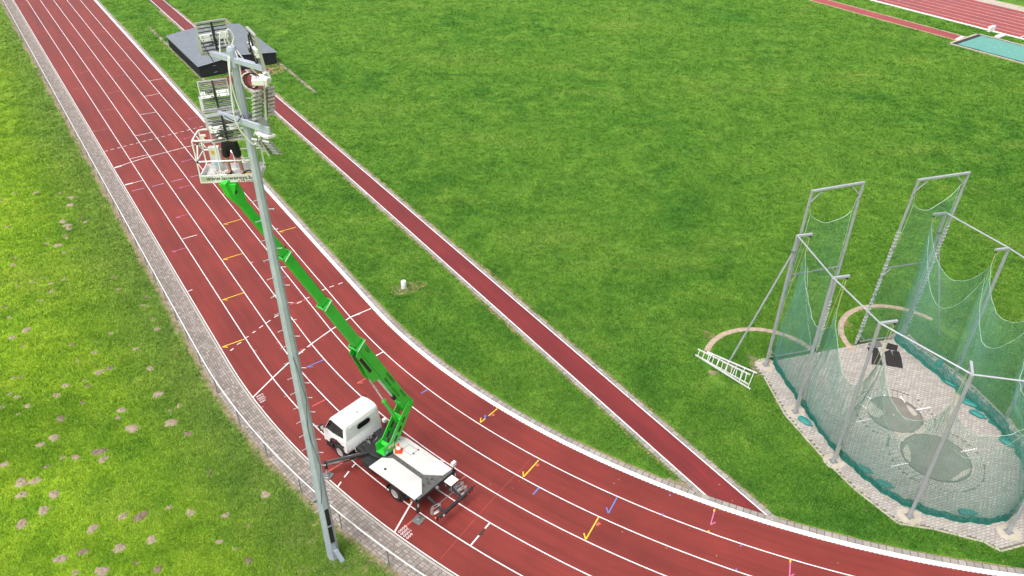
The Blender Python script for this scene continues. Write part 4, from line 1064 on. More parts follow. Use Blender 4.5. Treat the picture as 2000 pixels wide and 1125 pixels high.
# black front bumper wrapping the corner
mb = MB(); mb.prism([(3.56, 0.905), (3.95, 0.925), (4.10, 0.80), (4.13, 0.4), (4.13, -0.4), (4.10, -0.80), (3.95, -0.925), (3.56, -0.905), (3.56, -0.80), (3.98, -0.78), (3.98, 0.78), (3.56, 0.80)], 0.30, 0.60)
mb.build('front_bumper', M['black'], cab, bevel=0.025)
side_panel('wheel_arch', [(3.74, 0.60), (3.66, 0.84), (3.48, 1.00), (3.22, 1.045), (2.97, 0.97), (2.82, 0.76), (2.80, 0.64), (2.84, 0.64), (2.88, 0.74), (3.01, 0.92), (3.22, 0.99), (3.46, 0.95), (3.61, 0.79), (3.67, 0.60)], M['black'], cab, lift=0.010, th=0.05)
# rear window: rounded slot of dark glass in a white swage
def stadium(w, h, n=7): return [(w / 2 - h / 2 + h / 2 * math.cos(t), h / 2 * math.sin(t)) for t in np.linspace(-math.pi / 2, math.pi / 2, n)] + [(-w / 2 + h / 2 + h / 2 * math.cos(t), h / 2 * math.sin(t)) for t in np.linspace(math.pi / 2, 1.5 * math.pi, n)]
fr_ = (Vector((2.632, -0.04, 1.63)), Vector((0, 1, 0)), Zv, Vector((-1, 0, 0)))
mb = MB(); mb.prism(stadium(0.66, 0.27), 0.0, 0.012, fr_); mb.build('rear_window_seal', M['black'], cab)
mb = MB(); mb.prism(stadium(0.60, 0.21), 0.0, 0.016, fr_); mb.build('rear_window', M['glass'], cab)
for z in (1.84,):
    mb = MB(); mb.prism(stadium(1.30, 0.045, 4), 0.0, 0.010, (Vector((2.632, 0, z)), Vector((0, 1, 0)), Zv, Vector((-1, 0, 0)))); mb.build('swage', M['white'], cab)
mb = MB()
for k in range(9): mb.box((2.632, -0.74 + k * 0.185, 0.78), (0.02, 0.06, 0.05))
mb.build('rear_tab', M['white'], cab)
for y in (0.46, -0.52):         # white lock loops below the rear panel
    mb = MB(); mb.tube([Vector((2.58, y - 0.09, 0.76)), Vector((2.56, y - 0.09, 0.60)), Vector((2.56, y - 0.05, 0.54)), Vector((2.56, y + 0.05, 0.54)), Vector((2.56, y + 0.09, 0.60)), Vector((2.58, y + 0.09, 0.76))], 0.020, 6); mb.build('cab_loop', M['white'], cab, smooth=True)
# mirrors
for sg in (1, -1):
    mb = MB(); mb.tube([(3.80, sg * 0.87, 1.36), (3.84, sg * 1.02, 1.40), (3.84, sg * 1.05, 1.56)], 0.016, 6); mr_ = mb.build('mirror_arm', M['black'], cab)
    mb = MB(); mb.box((3.845, sg * 1.10, 1.48), (0.09, 0.17, 0.27)); mb.build('mirror', M['black'], mr_, bevel=0.03)
    mb = MB(); mb.box((3.797, sg * 1.10, 1.48), (0.006, 0.13, 0.22)); mb.build('mirror_glass', M['chrome'], mr_)
mb = MB(); mb.tube([(3.02, 0.32, 2.13), (3.00, 0.32, 2.19)], 0.016, 8); mb.tube([(2.86, 0.02, 2.12), (2.85, 0.02, 2.17)], 0.024, 8); mb.bar((2.80, 0.0, 2.135), (2.93, 0.06, 2.145), 0.012, 0.012); mb.build('roof_aerial', M['steel'], cab)

# ---- chassis, engine bay, boxes
mb = MB()
for y in (0.36, -0.36): mb.bar((-1.20, y, 0.72), (3.55, y, 0.60), 0.09, 0.16)
for x in (-1.1, 0.2, 1.0, 2.3): mb.box((x, 0, 0.68), (0.08, 0.66, 0.12))
mb.build('chassis_frame', M['chassis'], truck)
mb = MB(); mb.box((2.30, 0.05, 0.62), (0.55, 0.9, 0.36)); mb.box((2.28, -0.55, 0.70), (0.5, 0.4, 0.5)); mb.box((3.2, 0, 0.55), (0.9, 1.2, 0.40)); mb.build('engine_bay', M['chassis'], truck, bevel=0.03)
mb = MB()
for k in range(14):
    mb.lathe([(0.05 + random.uniform(0, .05), 0), (0.06, 0.10)], (2.10 + random.uniform(0, 0.45), random.uniform(-0.4, 0.35), 0.78), None, 9)
stuff(mb.build('engine_part', M['steel'], truck))
mb = MB()
for k in range(7):
    y0 = random.uniform(-0.45, 0.35); mb.tube([(2.55, y0, 0.82), (2.40, y0 + 0.1, 0.92), (2.15, y0 + random.uniform(-.1, .2), 0.86), (1.9, y0, 0.80)], 0.016, 5)
stuff(mb.build('engine_hose', M['black'], truck))
mb = MB(); mb.box((1.62, 0.62, 0.62), (0.62, 0.38, 0.34)); mb.build('side_box', M['chassis'], truck, bevel=0.02)
mb = MB(); mb.prism([(2.15, 0.42), (1.72, 0.50), (1.05, 0.34), (1.05, -0.34), (1.72, -0.50), (2.15, -0.42)], 0.78, 0.96); mb.build('sub_frame', M['chassis'], truck, bevel=0.015)

# ---- flat bed in two pale halves with a grey channel between
ZB = 1.03
bl = [(1.24, 0.98), (1.24, 0.98)]
mb = MB(); mb.prism([(1.22, 0.99), (-1.30, 0.95), (-1.28, 0.62), (-0.72, 0.10), (0.85, 0.095), (1.20, 0.36)], ZB - 0.045, ZB); mb.build('deck_panel', M['bed'], truck, bevel=0.006)
mb = MB(); mb.prism([(1.60, -0.86), (1.60, -0.46), (1.02, -0.095), (-0.62, -0.10), (-1.20, -0.55), (-1.25, -1.00), (1.2, -0.99)], ZB - 0.045, ZB); mb.build('deck_panel', M['bed'], truck, bevel=0.006)
mb = MB(); mb.prism([(1.25, 0.30), (1.25, -0.30), (-1.33, -0.66), (-1.36, 0.66)], ZB - 0.09, ZB - 0.035); mb.build('channel_floor', M['bedgrey'], truck)
mb = MB(); mb.box((-1.335, -0.02, ZB - 0.07), (0.07, 1.98, 0.14)); mb.build('rear_beam', M['chassis'], truck)
mb = MB(); mb.box((-1.295, -0.02, ZB + 0.004), (0.10, 1.96, 0.012)); mb.build('rear_trim', M['bedgrey'], truck)
mb = MB(); 
for sg in (1, -1): mb.bar((1.2, sg * 0.965, ZB - 0.075), (-1.30, sg * 0.965, ZB - 0.075), 0.03, 0.055)
mb.build('deck_skirt', M['chassis'], truck)
for x, y in ((0.66, 0.66),):
    mb = MB(); mb.lathe([(0.055, ZB + 0.001), (0.055, ZB + 0.006)], (x, y, 0), None, 16); mb.build('deck_hole', M['black'], truck)
for x, y in ((-0.98, 0.24), (-1.0, -0.16), (-1.02, 0.05), (-0.86, -0.05)):
    mb = MB(); mb.lathe([(0.035, ZB - 0.034), (0.035, ZB - 0.028)], (x, y, 0), None, 12); mb.build('deck_hole', M['black'], truck)
# flush hatch outlines on the far half
def dl(p, q): mb = MB(); mb.bar((p[0], p[1], ZB + 0.002), (q[0], q[1], ZB + 0.002), 0.010, 0.004); mb.build('hatch_gap', M['black'], truck)
for p, q in (((1.36, -0.36), (0.92, -0.45)), ((0.92, -0.45), (0.90, -0.80)), ((0.92, -0.45), (0.45, -0.45)), ((0.45, -0.45), (0.43, -0.82)), ((0.43, -0.82), (0.90, -0.80))): dl(p, q)
for x, y in ((1.40, -0.50), (1.40, -0.72), (0.42, -0.58), (0.42, -0.84)):
    mb = MB(); mb.box((x, y, ZB + 0.006), (0.07, 0.05, 0.012)); mb.build('hatch_latch', M['black'], truck)

# ---- wheels
def wheel(x, y, sg, r=0.335, w=0.22):
    ax = (Vector((1, 0, 0)), Zv, Vector((0, sg, 0)))
    mb = MB(); mb.lathe([(r * 0.60, -w / 2), (r * 0.93, -w / 2), (r, -w * 0.36), (r, w * 0.36), (r * 0.93, w / 2), (r * 0.62, w / 2), (r * 0.60, w * 0.40)], (x, y, r), ax, 28); t = mb.build('wheel', M['rubber'], truck, smooth=True)
    mb = MB(); mb.lathe([(r * 0.61, w * 0.41), (r * 0.58, w * 0.46), (r * 0.50, w * 0.30), (r * 0.40, w * 0.16), (r * 0.24, w * 0.20), (r * 0.20, w * 0.42), (r * 0.10, w * 0.46)], (x, y, r), ax, 24); rim = mb.build('rim', M['lamp'], t, smooth=True)
    for k in range(6):
        a = k * math.pi / 3; mb = MB(); mb.lathe([(0.016, w * 0.2), (0.014, w * 0.30)], (x + r * 0.32 * math.cos(a), y, r + r * 0.32 * math.sin(a)), ax, 6); mb.build('wheel_nut', M['steel'], t)
wheel(0, 0.77, 1); wheel(0, -0.77, -1); wheel(3.22, 0.76, 1); wheel(3.22, -0.76, -1)
for sg in (1, -1):      # rear mudguard arcs
    pts = []; 
    for t in np.linspace(-0.1, math.pi + 0.25, 14): pts.append((0.45 * math.cos(t), 0.34 + 0.45 * math.sin(t)))
    pin = [(0.42 * math.cos(t), 0.34 + 0.42 * math.sin(t)) for t in np.linspace(math.pi + 0.25, -0.1, 14)]
    mb = MB(); mb.prism(pts + pin, 0, 0.26, (Vector((0, sg * 0.88 if sg < 0 else 0.62, 0)), Vector((1, 0, 0)), Zv, Vector((0, 1, 0)))); mb.build('mudguard', M['chassis'], truck)

# ---- stabilisers
def plate(x, y, rot=0.2):
    X = Vector((math.cos(rot), math.sin(rot), 0)); Y = Vector((-X.y, X.x, 0))
    mb = MB(); mb.box((x, y, 0.028), (0.37, 0.37, 0.036), (X, Y, Zv)); p = mb.build('stabiliser_pad', M['steel'], truck, bevel=0.008)
    mb = MB(); mb.lathe([(0.085, 0.046), (0.085, 0.085), (0.065, 0.10), (0.03, 0.11)], (x, y, 0), None, 16); mb.build('foot', M['steel'], p)
    for k in ((0.13, 0.08), (0.13, -0.08)):
        mb = MB(); o = Vector((x, y, 0.047)) - X * k[0] + Y * k[1]; mb.lathe([(0.014, 0), (0.014, 0.004)], o, None, 8); mb.build('pad_hole', M['black'], p)
for sg, py in ((1, 0.96), (-1, -0.96)):
    plate(-1.36, py, 0.15)
    mb = MB(); mb.box((-1.37, py, 0.76), (0.10, 0.10, 0.62)); mb.box((-1.37, py, 1.04), (0.14, 0.12, 0.06)); leg = mb.build('stabiliser_leg', M['chassis'], truck, bevel=0.006)
    mb = MB(); mb.tube([(-1.37, py, 0.46), (-1.36, py, 0.09)], 0.028, 10); mb.build('ram', M['chrome'], leg)
    mb = MB(); mb.box((-1.425, py + sg * 0.0, 0.86), (0.012, 0.06, 0.16)); mb.build('marker_label', M['sticker'], leg)
    mb = MB(); mb.box((-1.10, sg * 0.985, 0.90), (0.07, 0.03, 0.05)); mb.build('side_marker', M['amber'], truck)
for sg in (1, -1):
    fx, fy = 2.86, sg * 1.80
    plate(fx, fy, 0.3)
    a_, b_ = Vector((1.85, sg * 0.35, 0.86)), Vector((fx - 0.02, fy, 0.74))
    mb = MB(); mb.bar(a_, a_.lerp(b_, 0.62), 0.16, 0.17); mb.bar(a_.lerp(b_, 0.55), b_, 0.12, 0.13); arm_ = mb.build('stabiliser_arm', M['chassis'], truck, bevel=0.01)
    mb = MB(); mb.bar(a_.lerp(b_, 0.25) + Zv * 0.10, a_.lerp(b_, 0.98) + Zv * 0.09, 0.018, 0.018); mb.bar(a_.lerp(b_, 0.5) + Vector((-0.10, 0, 0.0)), a_.lerp(b_, 0.99) + Vector((-0.085, 0, 0)), 0.02, 0.06); mb.build('ram', M['chrome'], arm_)
    mb = MB(); mb.tube([b_ + Zv * 0.08, (fx, fy, 0.45)], 0.065, 10); mb.build('stabiliser_leg', M['chassis'], arm_)
    mb = MB(); mb.tube([(fx, fy, 0.47), (fx, fy, 0.09)], 0.03, 10); mb.build('ram', M['chrome'], arm_)
    mb = MB(); mb.tube([a_.lerp(b_, 0.35) + Vector((-0.12, 0, 0)), a_.lerp(b_, 0.55) + Vector((-0.22, 0, -0.10)), a_.lerp(b_, 0.8) + Vector((-0.17, 0, -0.10)), a_.lerp(b_, 0.95) + Vector((-0.06, 0, 0))], 0.013, 5); mb.build('hose', M['black'], arm_)
# ---- tail frame: beam, rails, folding pads, grey box, rear work lamp
mb = MB(); mb.box((-2.20, -0.13, 0.58), (0.10, 1.84, 0.12)); tb = mb.build('tail_beam', M['chassis'], truck, bevel=0.008)
for y in (0.79, -1.05):
    mb = MB(); mb.box((-2.20, y, 0.60), (0.06, 0.03, 0.20)); mb.build('beam_end', M['black'], tb)
for y in (0.72, 0.50, -0.80, -0.98):
    mb = MB(); mb.lathe([(0.045, 0), (0.04, 0.022)], (-2.252, y, 0.56), (Vector((0, 1, 0)), Zv, Vector((-1, 0, 0))), 12); mb.build('tail_lamp', M['red'] if abs(y) > 0.65 else M['offwhite'], tb)
mb = MB(); mb.lathe([(0.03, 0), (0.03, 0.05)], (-2.16, 0.83, 0.62), None, 8); mb.build('tail_lamp', M['amber'], tb)
mb = MB(); mb.tube([(-2.22, -1.04, 0.64), (-2.26, -1.12, 0.74)], 0.012, 6); mb.lathe([(0.025, 0), (0.025, 0.04)], (-2.265, -1.125, 0.74), None, 8); mb.build('marker_stalk', M['black'], tb)
for y in (0.42, -0.50):
    mb = MB(); mb.bar((-1.36, y, 0.80), (-2.17, y, 0.60), 0.07, 0.08); mb.build('tail_rail', M['chassis'], truck)
mb = MB(); mb.tube([(-1.80, 0.42, 0.66), (-1.82, -0.48, 0.66)], 0.014, 6); mb.build('tie_rod', M['steel'], truck)
def ubracket(x, y, rz_, nm):
    X = Vector((math.cos(rz_), math.sin(rz_), 0)); Y = Vector((-X.y, X.x, 0)); o = Vector((x, y, 0.58)); P = lambda a, b, c: o + X * a + Y * b + Zv * c
    mb = MB(); pts = [P(-0.15, 0.0, 0.18), P(-0.17, 0.0, -0.06), P(-0.11, 0.0, -0.16), P(0.11, 0.0, -0.16), P(0.17, 0.0, -0.06), P(0.15, 0.0, 0.18)]
    for i in range(5): mb.bar(pts[i], pts[i + 1], 0.12, 0.016, Y)
    mb.bar(P(-0.15, -0.05, 0.18), P(0.15, -0.05, 0.18), 0.015, 0.015); mb.bar(P(-0.15, 0.05, 0.18), P(0.15, 0.05, 0.18), 0.015, 0.015)
    b = mb.build('pad_holder', M['lamp'], truck)
    mb = MB(); mb.box(P(0, 0.0, -0.146), (0.20, 0.10, 0.006), (X, Y, Zv)); mb.build('holder_plate', M['offwhite'], b)
    return b
ubracket(-1.86, 0.52, 1.35, 'a'); ubracket(-2.00, -0.72, 1.35, 'b'); ubracket(-1.78, -0.78, 1.35, 'c')
mb = MB(); mb.box((-1.58, -0.60, 0.97), (0.36, 0.42, 0.018)); mb.build('tail_table', M['white'], truck, bevel=0.005)
mb = MB()
for x, y in ((-1.44, -0.44), (-1.73, -0.44), (-1.73, -0.78), (-1.44, -0.78)): mb.bar((x, y, 0.70), (x, y, 0.958), 0.02, 0.02)
mb.build('table_frame', M['lamp'], truck)
mb = MB(); mb.lathe([(0.07, 0), (0.07, 0.07), (0.035, 0.10)], (-1.39, -0.02, 0.96), basis((-1, 0, 0.2)), 12); mb.build('tow_socket', M['steel'], truck)
mb = MB(); mb.tube([(-1.37, -0.96, 1.05), (-1.37, -0.96, 1.30)], 0.022, 8); st_ = mb.build('lamp_stalk', M['chassis'], truck)
mb = MB(); mb.box((-1.37, -0.96, 1.42), (0.13, 0.20, 0.20)); mb.build('work_lamp', M['offwhite'], st_, bevel=0.02)
mb = MB(); mb.tube([(2.35, -0.86, 0.95), (2.35, -0.86, 1.30)], 0.022, 8); st_ = mb.build('lamp_stalk', M['chassis'], truck)
mb = MB(); mb.box((2.35, -0.86, 1.38), (0.14, 0.18, 0.16)); mb.build('work_lamp', M['offwhite'], st_, bevel=0.02)

# ---- turret, knuckle and telescopic boom, in one vertical plane
QX, QY = 1.36, 0.0
Q = TW(QX, QY, 0); MT = Vector((BP.x - 0.92, BP.y + 0.85, 0))
ub = (MT - Q).normalized(); nb_ = Vector((-ub.y, ub.x, 0))
def BPt(s, z, off=0.0): return Q + ub * s + nb_ * off + Zv * z
mb = MB(); mb.lathe([(0.30, 0.94), (0.30, 1.02), (0.26, 1.02), (0.26, 1.07)], (QX, QY, 0), None, 24); mb.build('slew_ring', M['chassis'], truck)
boom = MB()
el = (-1.27, 2.56)
# turret cheeks / riser side plates
def cheek(pts, off, t):
    mb = MB(); mb.prism(pts, -t / 2, t / 2, (Q + nb_ * off, ub, Zv, nb_)); return mb
rise = np.array([el[0] + 0.0, el[1] - 1.0]); rd = rise / np.linalg.norm(rise); rn = np.array([-rd[1], rd[0]])
def rp(t, o): return (rd[0] * t + rn[0] * o, 1.0 + rd[1] * t + rn[1] * o)
Lr = float(np.linalg.norm(rise))
base = None
for off in (0.20, -0.20):
    pts = [(0.26, 1.06), (0.30, 1.50), rp(0.45, -0.27), rp(Lr - 0.1, -0.20), rp(Lr + 0.16, -0.14), rp(Lr + 0.20, 0.14), rp(Lr - 0.05, 0.20), rp(0.5, 0.24), (-0.34, 1.30), (-0.28, 1.06)]
    pl_ = cheek(pts, off, 0.030).build('riser_plate', M['green'], truck, world=True, bevel=0.004)
    for t, o, w_, h_ in ((0.62, 0.0, 0.26, 0.14), (1.02, 0.0, 0.26, 0.12), (1.40, 0.0, 0.24, 0.10)):
        c = rp(t, o); mb = MB(); X = Vector((ub.x * rd[0], ub.y * rd[0], rd[1])); Y = X.cross(nb_)
        mb.box(Q + ub * c[0] + Zv * c[1] + nb_ * off, (w_, h_, 0.036), (X, Y, nb_)); mb.build('plate_slot', M['black'], pl_, world=True)
    base = pl_
mb = MB(); 
for t, o, w_ in ((0.10, 0.20, 0.20), (0.75, 0.19, 0.3), (1.25, 0.17, 0.3)):
    c = rp(t, o); X = Vector((ub.x * rd[0], ub.y * rd[0], rd[1])); Y = X.cross(nb_); mb.box(Q + ub * c[0] + Zv * c[1], (w_, 0.02, 0.37), (X, Y, nb_))
for t, o, w_ in ((0.30, -0.25, 0.16), (1.45, -0.17, 0.20)):
    c = rp(t, o); X = Vector((ub.x * rd[0], ub.y * rd[0], rd[1])); Y = X.cross(nb_); mb.box(Q + ub * c[0] + Zv * c[1], (w_, 0.02, 0.37), (X, Y, nb_))
mb.box(Q + Zv * 1.09, (0.60, 0.42, 0.05), (ub, nb_, Zv))
mb.build('riser_web', M['green'], truck, world=True)
mb = MB(); c = rp(0.9, 0.0); mb.tube([Q + ub * rp(0.15, 0)[0] + Zv * rp(0.15, 0)[1], Q + ub * rp(1.2, 0.02)[0] + Zv * rp(1.2, 0.02)[1]], 0.07, 10); mb.build('riser_ram', M['chassis'], truck, world=True)
for t in (0.05, Lr):
    c = rp(t, 0); mb = MB(); mb.tube([BPt(c[0], c[1], -0.245), BPt(c[0], c[1], 0.245)], 0.055, 12); mb.build('pivot_pin', M['green'], truck, world=True)
tocam = 1 if nb_.dot(-Q.normalized()) > 0 else -1
for s_, z_, m_ in ((-0.18, 1.30, 'sticker'), (-0.02, 1.34, 'sticker'), (0.16, 1.16, 'lblue')):
    mb = MB(); mb.box(BPt(s_, z_, tocam * 0.219), (0.13, 0.15, 0.006), (ub, Zv, nb_)); mb.build('warning_sticker', M[m_], base, world=True)
# telescoping box sections
kn = (4.05, 13.98); bd2 = np.array([kn[0] - el[0], kn[1] - el[1]]); BL = float(np.linalg.norm(bd2)); bd2 = bd2 / BL
bX = ub * bd2[0] + Zv * bd2[1]; bU = Vector((-ub.x * bd2[1], -ub.y * bd2[1], bd2[0]))   # bU: upper side of boom (towards back)
def bp(t, u=0.0, off=0.0): return Q + ub * el[0] + Zv * el[1] + bX * t + bU * u + nb_ * off
bax = (nb_, bU, bX)
def tsec(l): return l
t_c = [float(np.dot(np.array(c) - np.array(el), bd2)) for c in ((0.69, 6.84), (1.77, 9.14), (2.85, 11.54))]
def hexsec(name, t0, t1, w, h, parent):
    c = 0.28 * w
    poly = [(-w / 2, h / 2 - 0.02), (-w / 2 + 0.02, h / 2), (w / 2 - 0.02, h / 2), (w / 2, h / 2 - 0.02), (w / 2, -h / 2 + c * 0.6), (w / 2 - c, -h / 2), (-w / 2 + c, -h / 2), (-w / 2, -h / 2 + c * 0.6)]
    mb = MB(); mb.prism(poly, t0, t1, (bp(0), nb_, bU, bX)); return mb.build(name, M['green'], parent, world=True)
secs = []
dims = ((0.33, 0.42), (0.275, 0.345), (0.23, 0.285), (0.185, 0.23))
ts = [-0.10] + t_c + [BL + 0.02]
for i in range(4):
    w_, h_ = dims[i]
    b = hexsec('boom_section', ts[i] - (0.0 if i == 0 else 0.35), ts[i + 1], w_, h_, truck); secs.append(b)
    if i < 3:
        t = ts[i + 1]
        mb = MB(); 
        for u_, wd, hh in ((h_ / 2 + 0.015, w_ + 0.07, 0.04), (-h_ / 2 - 0.015, w_ + 0.07, 0.04)): mb.box(bp(t - 0.07, u_), (wd, hh, 0.10), bax)
        for o_ in (1, -1): mb.box(bp(t - 0.07, 0, o_ * (w_ / 2 + 0.025)), (0.04, h_ - 0.01, 0.10), bax)
        cb = mb.build('section_collar', M['green'], b, world=True, bevel=0.008)
        for o_ in (1, -1):
            mb = MB(); mb.tube([bp(t - 0.02, h_ / 2 + 0.03, o_ * (w_ / 2 + 0.06)), bp(t - 0.10, -h_ / 2 - 0.03, o_ * (w_ / 2 + 0.06))], 0.014, 6); mb.build('collar_bolt', M['offwhite'], b, world=True)
        mb = MB(); mb.box(bp(t + 0.004, 0), (w_ - 0.03, h_ - 0.03, 0.012), bax); mb.build('wear_pad', M['chassis'], b, world=True)
for o_ in (tocam,):      # thin hoses along the boom
    mb = MB(); mb.tube([bp(0.4, 0.235, -tocam * 0.16), bp(t_c[0], 0.235, -tocam * 0.16), bp(t_c[2], 0.22, -tocam * 0.15)], 0.014, 5); mb.build('boom_hose', M['black'], secs[0], world=True)
    mb = MB(); mb.tube([bp(0.4, 0.235, -tocam * 0.11), bp(t_c[0], 0.235, -tocam * 0.11), bp(t_c[1], 0.24, -tocam * 0.11)], 0.010, 5); mb.build('boom_hose', M['rust'], secs[0], world=True)
# base section: widened head at the elbow, belly bracket for the lift ram
mb = MB(); mb.prism([(-0.34, -0.26), (-0.34, 0.20), (-0.05, 0.28), (0.55, 0.225), (0.55, -0.25)], -0.150, 0.150, (bp(0), bX, bU, nb_)); mb.build('boom_heel', M['green'], secs[0], world=True, bevel=0.01)
for o_ in (0.155, -0.155):
    mb = MB(); mb.prism([(2.55, -0.18), (2.75, -0.50), (3.0, -0.52), (4.45, -0.36), (4.55, -0.18)], -0.012, 0.012, (bp(0, 0, o_), bX, bU, nb_)); mb.build('belly_bracket', M['green'], secs[0], world=True)
mb = MB(); mb.box(bp(3.72, -0.31), (0.35, 0.12, 0.95), bax); mb.build('belly_box', M['black'], secs[0], world=True)
mb = MB(); mb.tube([bp(0.9, -0.26, tocam * 0.10), bp(2.7, -0.28, tocam * 0.10)], 0.035, 8); mb.build('pipe', M['offwhite'], secs[0], world=True)
mb = MB(); mb.box(bp(1.05, -0.26, tocam * 0.10), (0.12, 0.12, 0.26), bax); mb.build('hose_clamp', M['black'], secs[0], world=True)
# lift ram
r0_, r1_ = BPt(-0.86, 1.75), bp(2.85, -0.46); rmid = r0_.lerp(r1_, 0.54)
mb = MB(); mb.tube([r0_, rmid], 0.075, 14); mb.tube([rmid - (r1_ - r0_).normalized() * 0.06, rmid], 0.088, 14); mb.build('lift_ram', M['green'], truck, world=True, smooth=True)
mb = MB(); mb.tube([rmid, r1_], 0.042, 12); mb.build('ram_rod', M['chrome'], truck, world=True, smooth=True)
# lettering on the face turned to the viewer, running down towards the elbow
side_ = tocam; LX_ = bX * -1
LY_ = bU if (LX_.cross(bU)).dot(nb_ * side_) > 0 else bU * -1
fo = side_ * (dims[0][0] / 2 + 0.003)
text_obj('boom_lettering', 'LAUWEREYS', 0.15, M['black'], secs[0], bp(2.05, 0.11, fo), LX_, LY_, 0.001, world=True, squash=0.95)
text_obj('boom_lettering', 'VERHUUR - LOCATION', 0.15, M['black'], secs[0], bp(1.60, -0.075, fo), LX_, LY_, 0.001, world=True, squash=0.95)
text_obj('boom_lettering', '03/46.47.27', 0.14, M['black'], secs[0], bp(0.78, 0.11, fo), LX_, LY_, 0.001, world=True, squash=0.9)
text_obj('boom_lettering', '2351', 0.19, M['black'], secs[0], bp(t_c[0] - 0.55, 0.10, fo), LX_, LY_, 0.001, world=True)
# jib knuckle and basket
JT = BPt(4.10, 14.30)
mb = MB(); mb.prism([(-0.25, -0.14), (-0.20, 0.16), (0.18, 0.22), (0.55, 0.12), (0.55, -0.10), (0.15, -0.18)], -0.13, 0.13, (bp(BL - 0.1), bX, bU, nb_)); kb_ = mb.build('jib_knuckle', M['green'], truck, world=True, bevel=0.015)
mb = MB(); mb.add([JT + Vector((x * sc, y * sc2, z)) for z, sc, sc2 in ((-0.42, 0.5, 0.6), (0.0, 1.3, 1.0)) for x, y in ((-0.17, -0.17), (0.17, -0.17), (0.17, 0.17), (-0.17, 0.17))],
                  [(0, 1, 2, 3), (4, 5, 6, 7), (0, 1, 5, 4), (1, 2, 6, 5), (2, 3, 7, 6), (3, 0, 4, 7)]); mb.build('basket_post', M['green'], truck, world=True, bevel=0.01)
for o_ in (0.14, -0.14):
    mb = MB(); mb.tube([bp(BL + 0.05, 0, o_ * 0.9), bp(BL + 0.05, 0, o_ * 1.1)], 0.05, 10); mb.build('pivot_pin', M['black'], kb_, world=True)

# basket: world oriented tray with toe boards and white rails
BZ = 14.36
bFL, bFR, bBL = Vector((BP.x - 1.64, BP.y + 0.57, BZ)), Vector((BP.x - 0.19, BP.y + 0.70, BZ)), Vector((BP.x - 1.69, BP.y + 1.27, BZ))
kX = (bFR - bFL); kw = kX.length; kX.normalize(); kY = Vector((-kX.y, kX.x, 0)); kd = 0.70
def kp(x, y, z): return bFL + kX * x + kY * y + Zv * z
kax = (kX, kY, Zv)
mb = MB(); mb.box(kp(kw / 2, kd / 2, 0.0), (kw, kd, 0.04), kax); bk = mb.build('basket_floor', M['bed'], truck, world=True)
mb = MB(); mb.box(kp(kw / 2, kd / 2, -0.05), (kw * 0.78, 0.24, 0.05), kax); mb.build('basket_beam', M['green'], truck, world=True)
mb = MB(); TBH = 0.16
mb.box(kp(kw / 2, -0.012, TBH / 2), (kw + 0.05, 0.024, TBH + 0.05), kax); fb = mb.build('toe_board', M['offwhite'], truck, world=True)
mb = MB(); mb.box(kp(kw / 2, kd + 0.012, TBH / 2), (kw + 0.05, 0.024, TBH), kax); mb.build('toe_board', M['offwhite'], truck, world=True)
for x in (-0.012, kw + 0.012):
    mb = MB(); mb.box(kp(x, kd / 2, TBH / 2), (0.024, kd - 0.002, TBH), kax); mb.build('toe_board', M['offwhite'], truck, world=True)
mb = MB(); mb.box(kp(0.16, -0.0255, TBH / 2 + 0.01), (0.30, 0.003, 0.13), kax); mb.build('grey_patch', M['lamp'], fb, world=True)
text_obj('basket_lettering', 'www.lauwereys.be', 0.150, M['black'], fb, kp(0.74, -0.0285, TBH / 2 + 0.018), kX, Zv, 0.001, world=True, squash=1.05)
for k in range(8):
    mb = MB(); x = kw * 0.62 + k * 0.065; y = -0.0265
    mb.add([kp(x, y, -0.012), kp(x + 0.03, y, -0.012), kp(x + 0.06, y, 0.03), kp(x + 0.03, y, 0.03)], [(0, 1, 2, 3)]); mb.build('hazard_stripe', M['red'], fb, world=True)
def rail(pts, r=0.021, nm='guard_rail'):
    mb = MB(); mb.tube([kp(*p) for p in pts], r, 8); mb.build(nm, M['white'], truck, world=True, smooth=True)
TH, MH = 1.12, 0.56
rail([(0, 0.06, TH), (0, kd - 0.10, TH), (0.10, kd, TH), (kw, kd, TH)]); rail([(0, 0.06, TH), (0.06, 0, TH), (kw, 0, TH), (kw, kd, TH)])
rail([(0, kd, MH), (kw, kd, MH), (kw, 0, MH), (0, 0, MH), (0, kd, MH)], 0.019)
for x, y in ((0, 0), (0, kd), (kw * 0.36, 0), (kw * 0.5, kd), (kw, 0), (kw, kd)): rail([(x, y, 0.02), (x, y, TH)], 0.019, 'rail_post')
rail([(0.02, 0, MH), (0, kd * 0.5, TH * 0.78), (0.0, kd, MH)], 0.017, 'side_brace'); rail([(0, kd * 0.5, TH * 0.78), (0.3, kd, TH * 0.45)], 0.017, 'side_brace')
for p in ((0, kd * 0.5, TH * 0.78), (0.02, 0, MH)):
    mb = MB(); mb.box(kp(*p), (0.05, 0.05, 0.05), kax); mb.build('clamp', M['black'], truck, world=True)
mb = MB(); mb.box(kp(0.30, kd - 0.10, 0.44), (0.26, 0.12, 0.52), kax); cbx = mb.build('control_box', M['offwhite'], truck, world=True, bevel=0.01)
mb = MB(); mb.box(kp(0.27, kd - 0.164, 0.56), (0.08, 0.006, 0.10), kax); mb.build('warning_sticker', M['yellowtool'], cbx, world=True)
mb = MB(); mb.box(kp(0.33, kd - 0.164, 0.25), (0.14, 0.006, 0.10), kax); mb.build('warning_sticker', M['lblue'], cbx, world=True)
mb = MB(); mb.box(kp(0.12, kd - 0.16, 0.98), (0.16, 0.05, 0.14), kax); cp_ = mb.build('control_panel', M['offwhite'], truck, world=True, bevel=0.01)
mb = MB(); mb.box(kp(0.20, kd - 0.20, 0.97), (0.09, 0.02, 0.06), kax); mb.build('red_panel', M['red'], cp_, world=True)
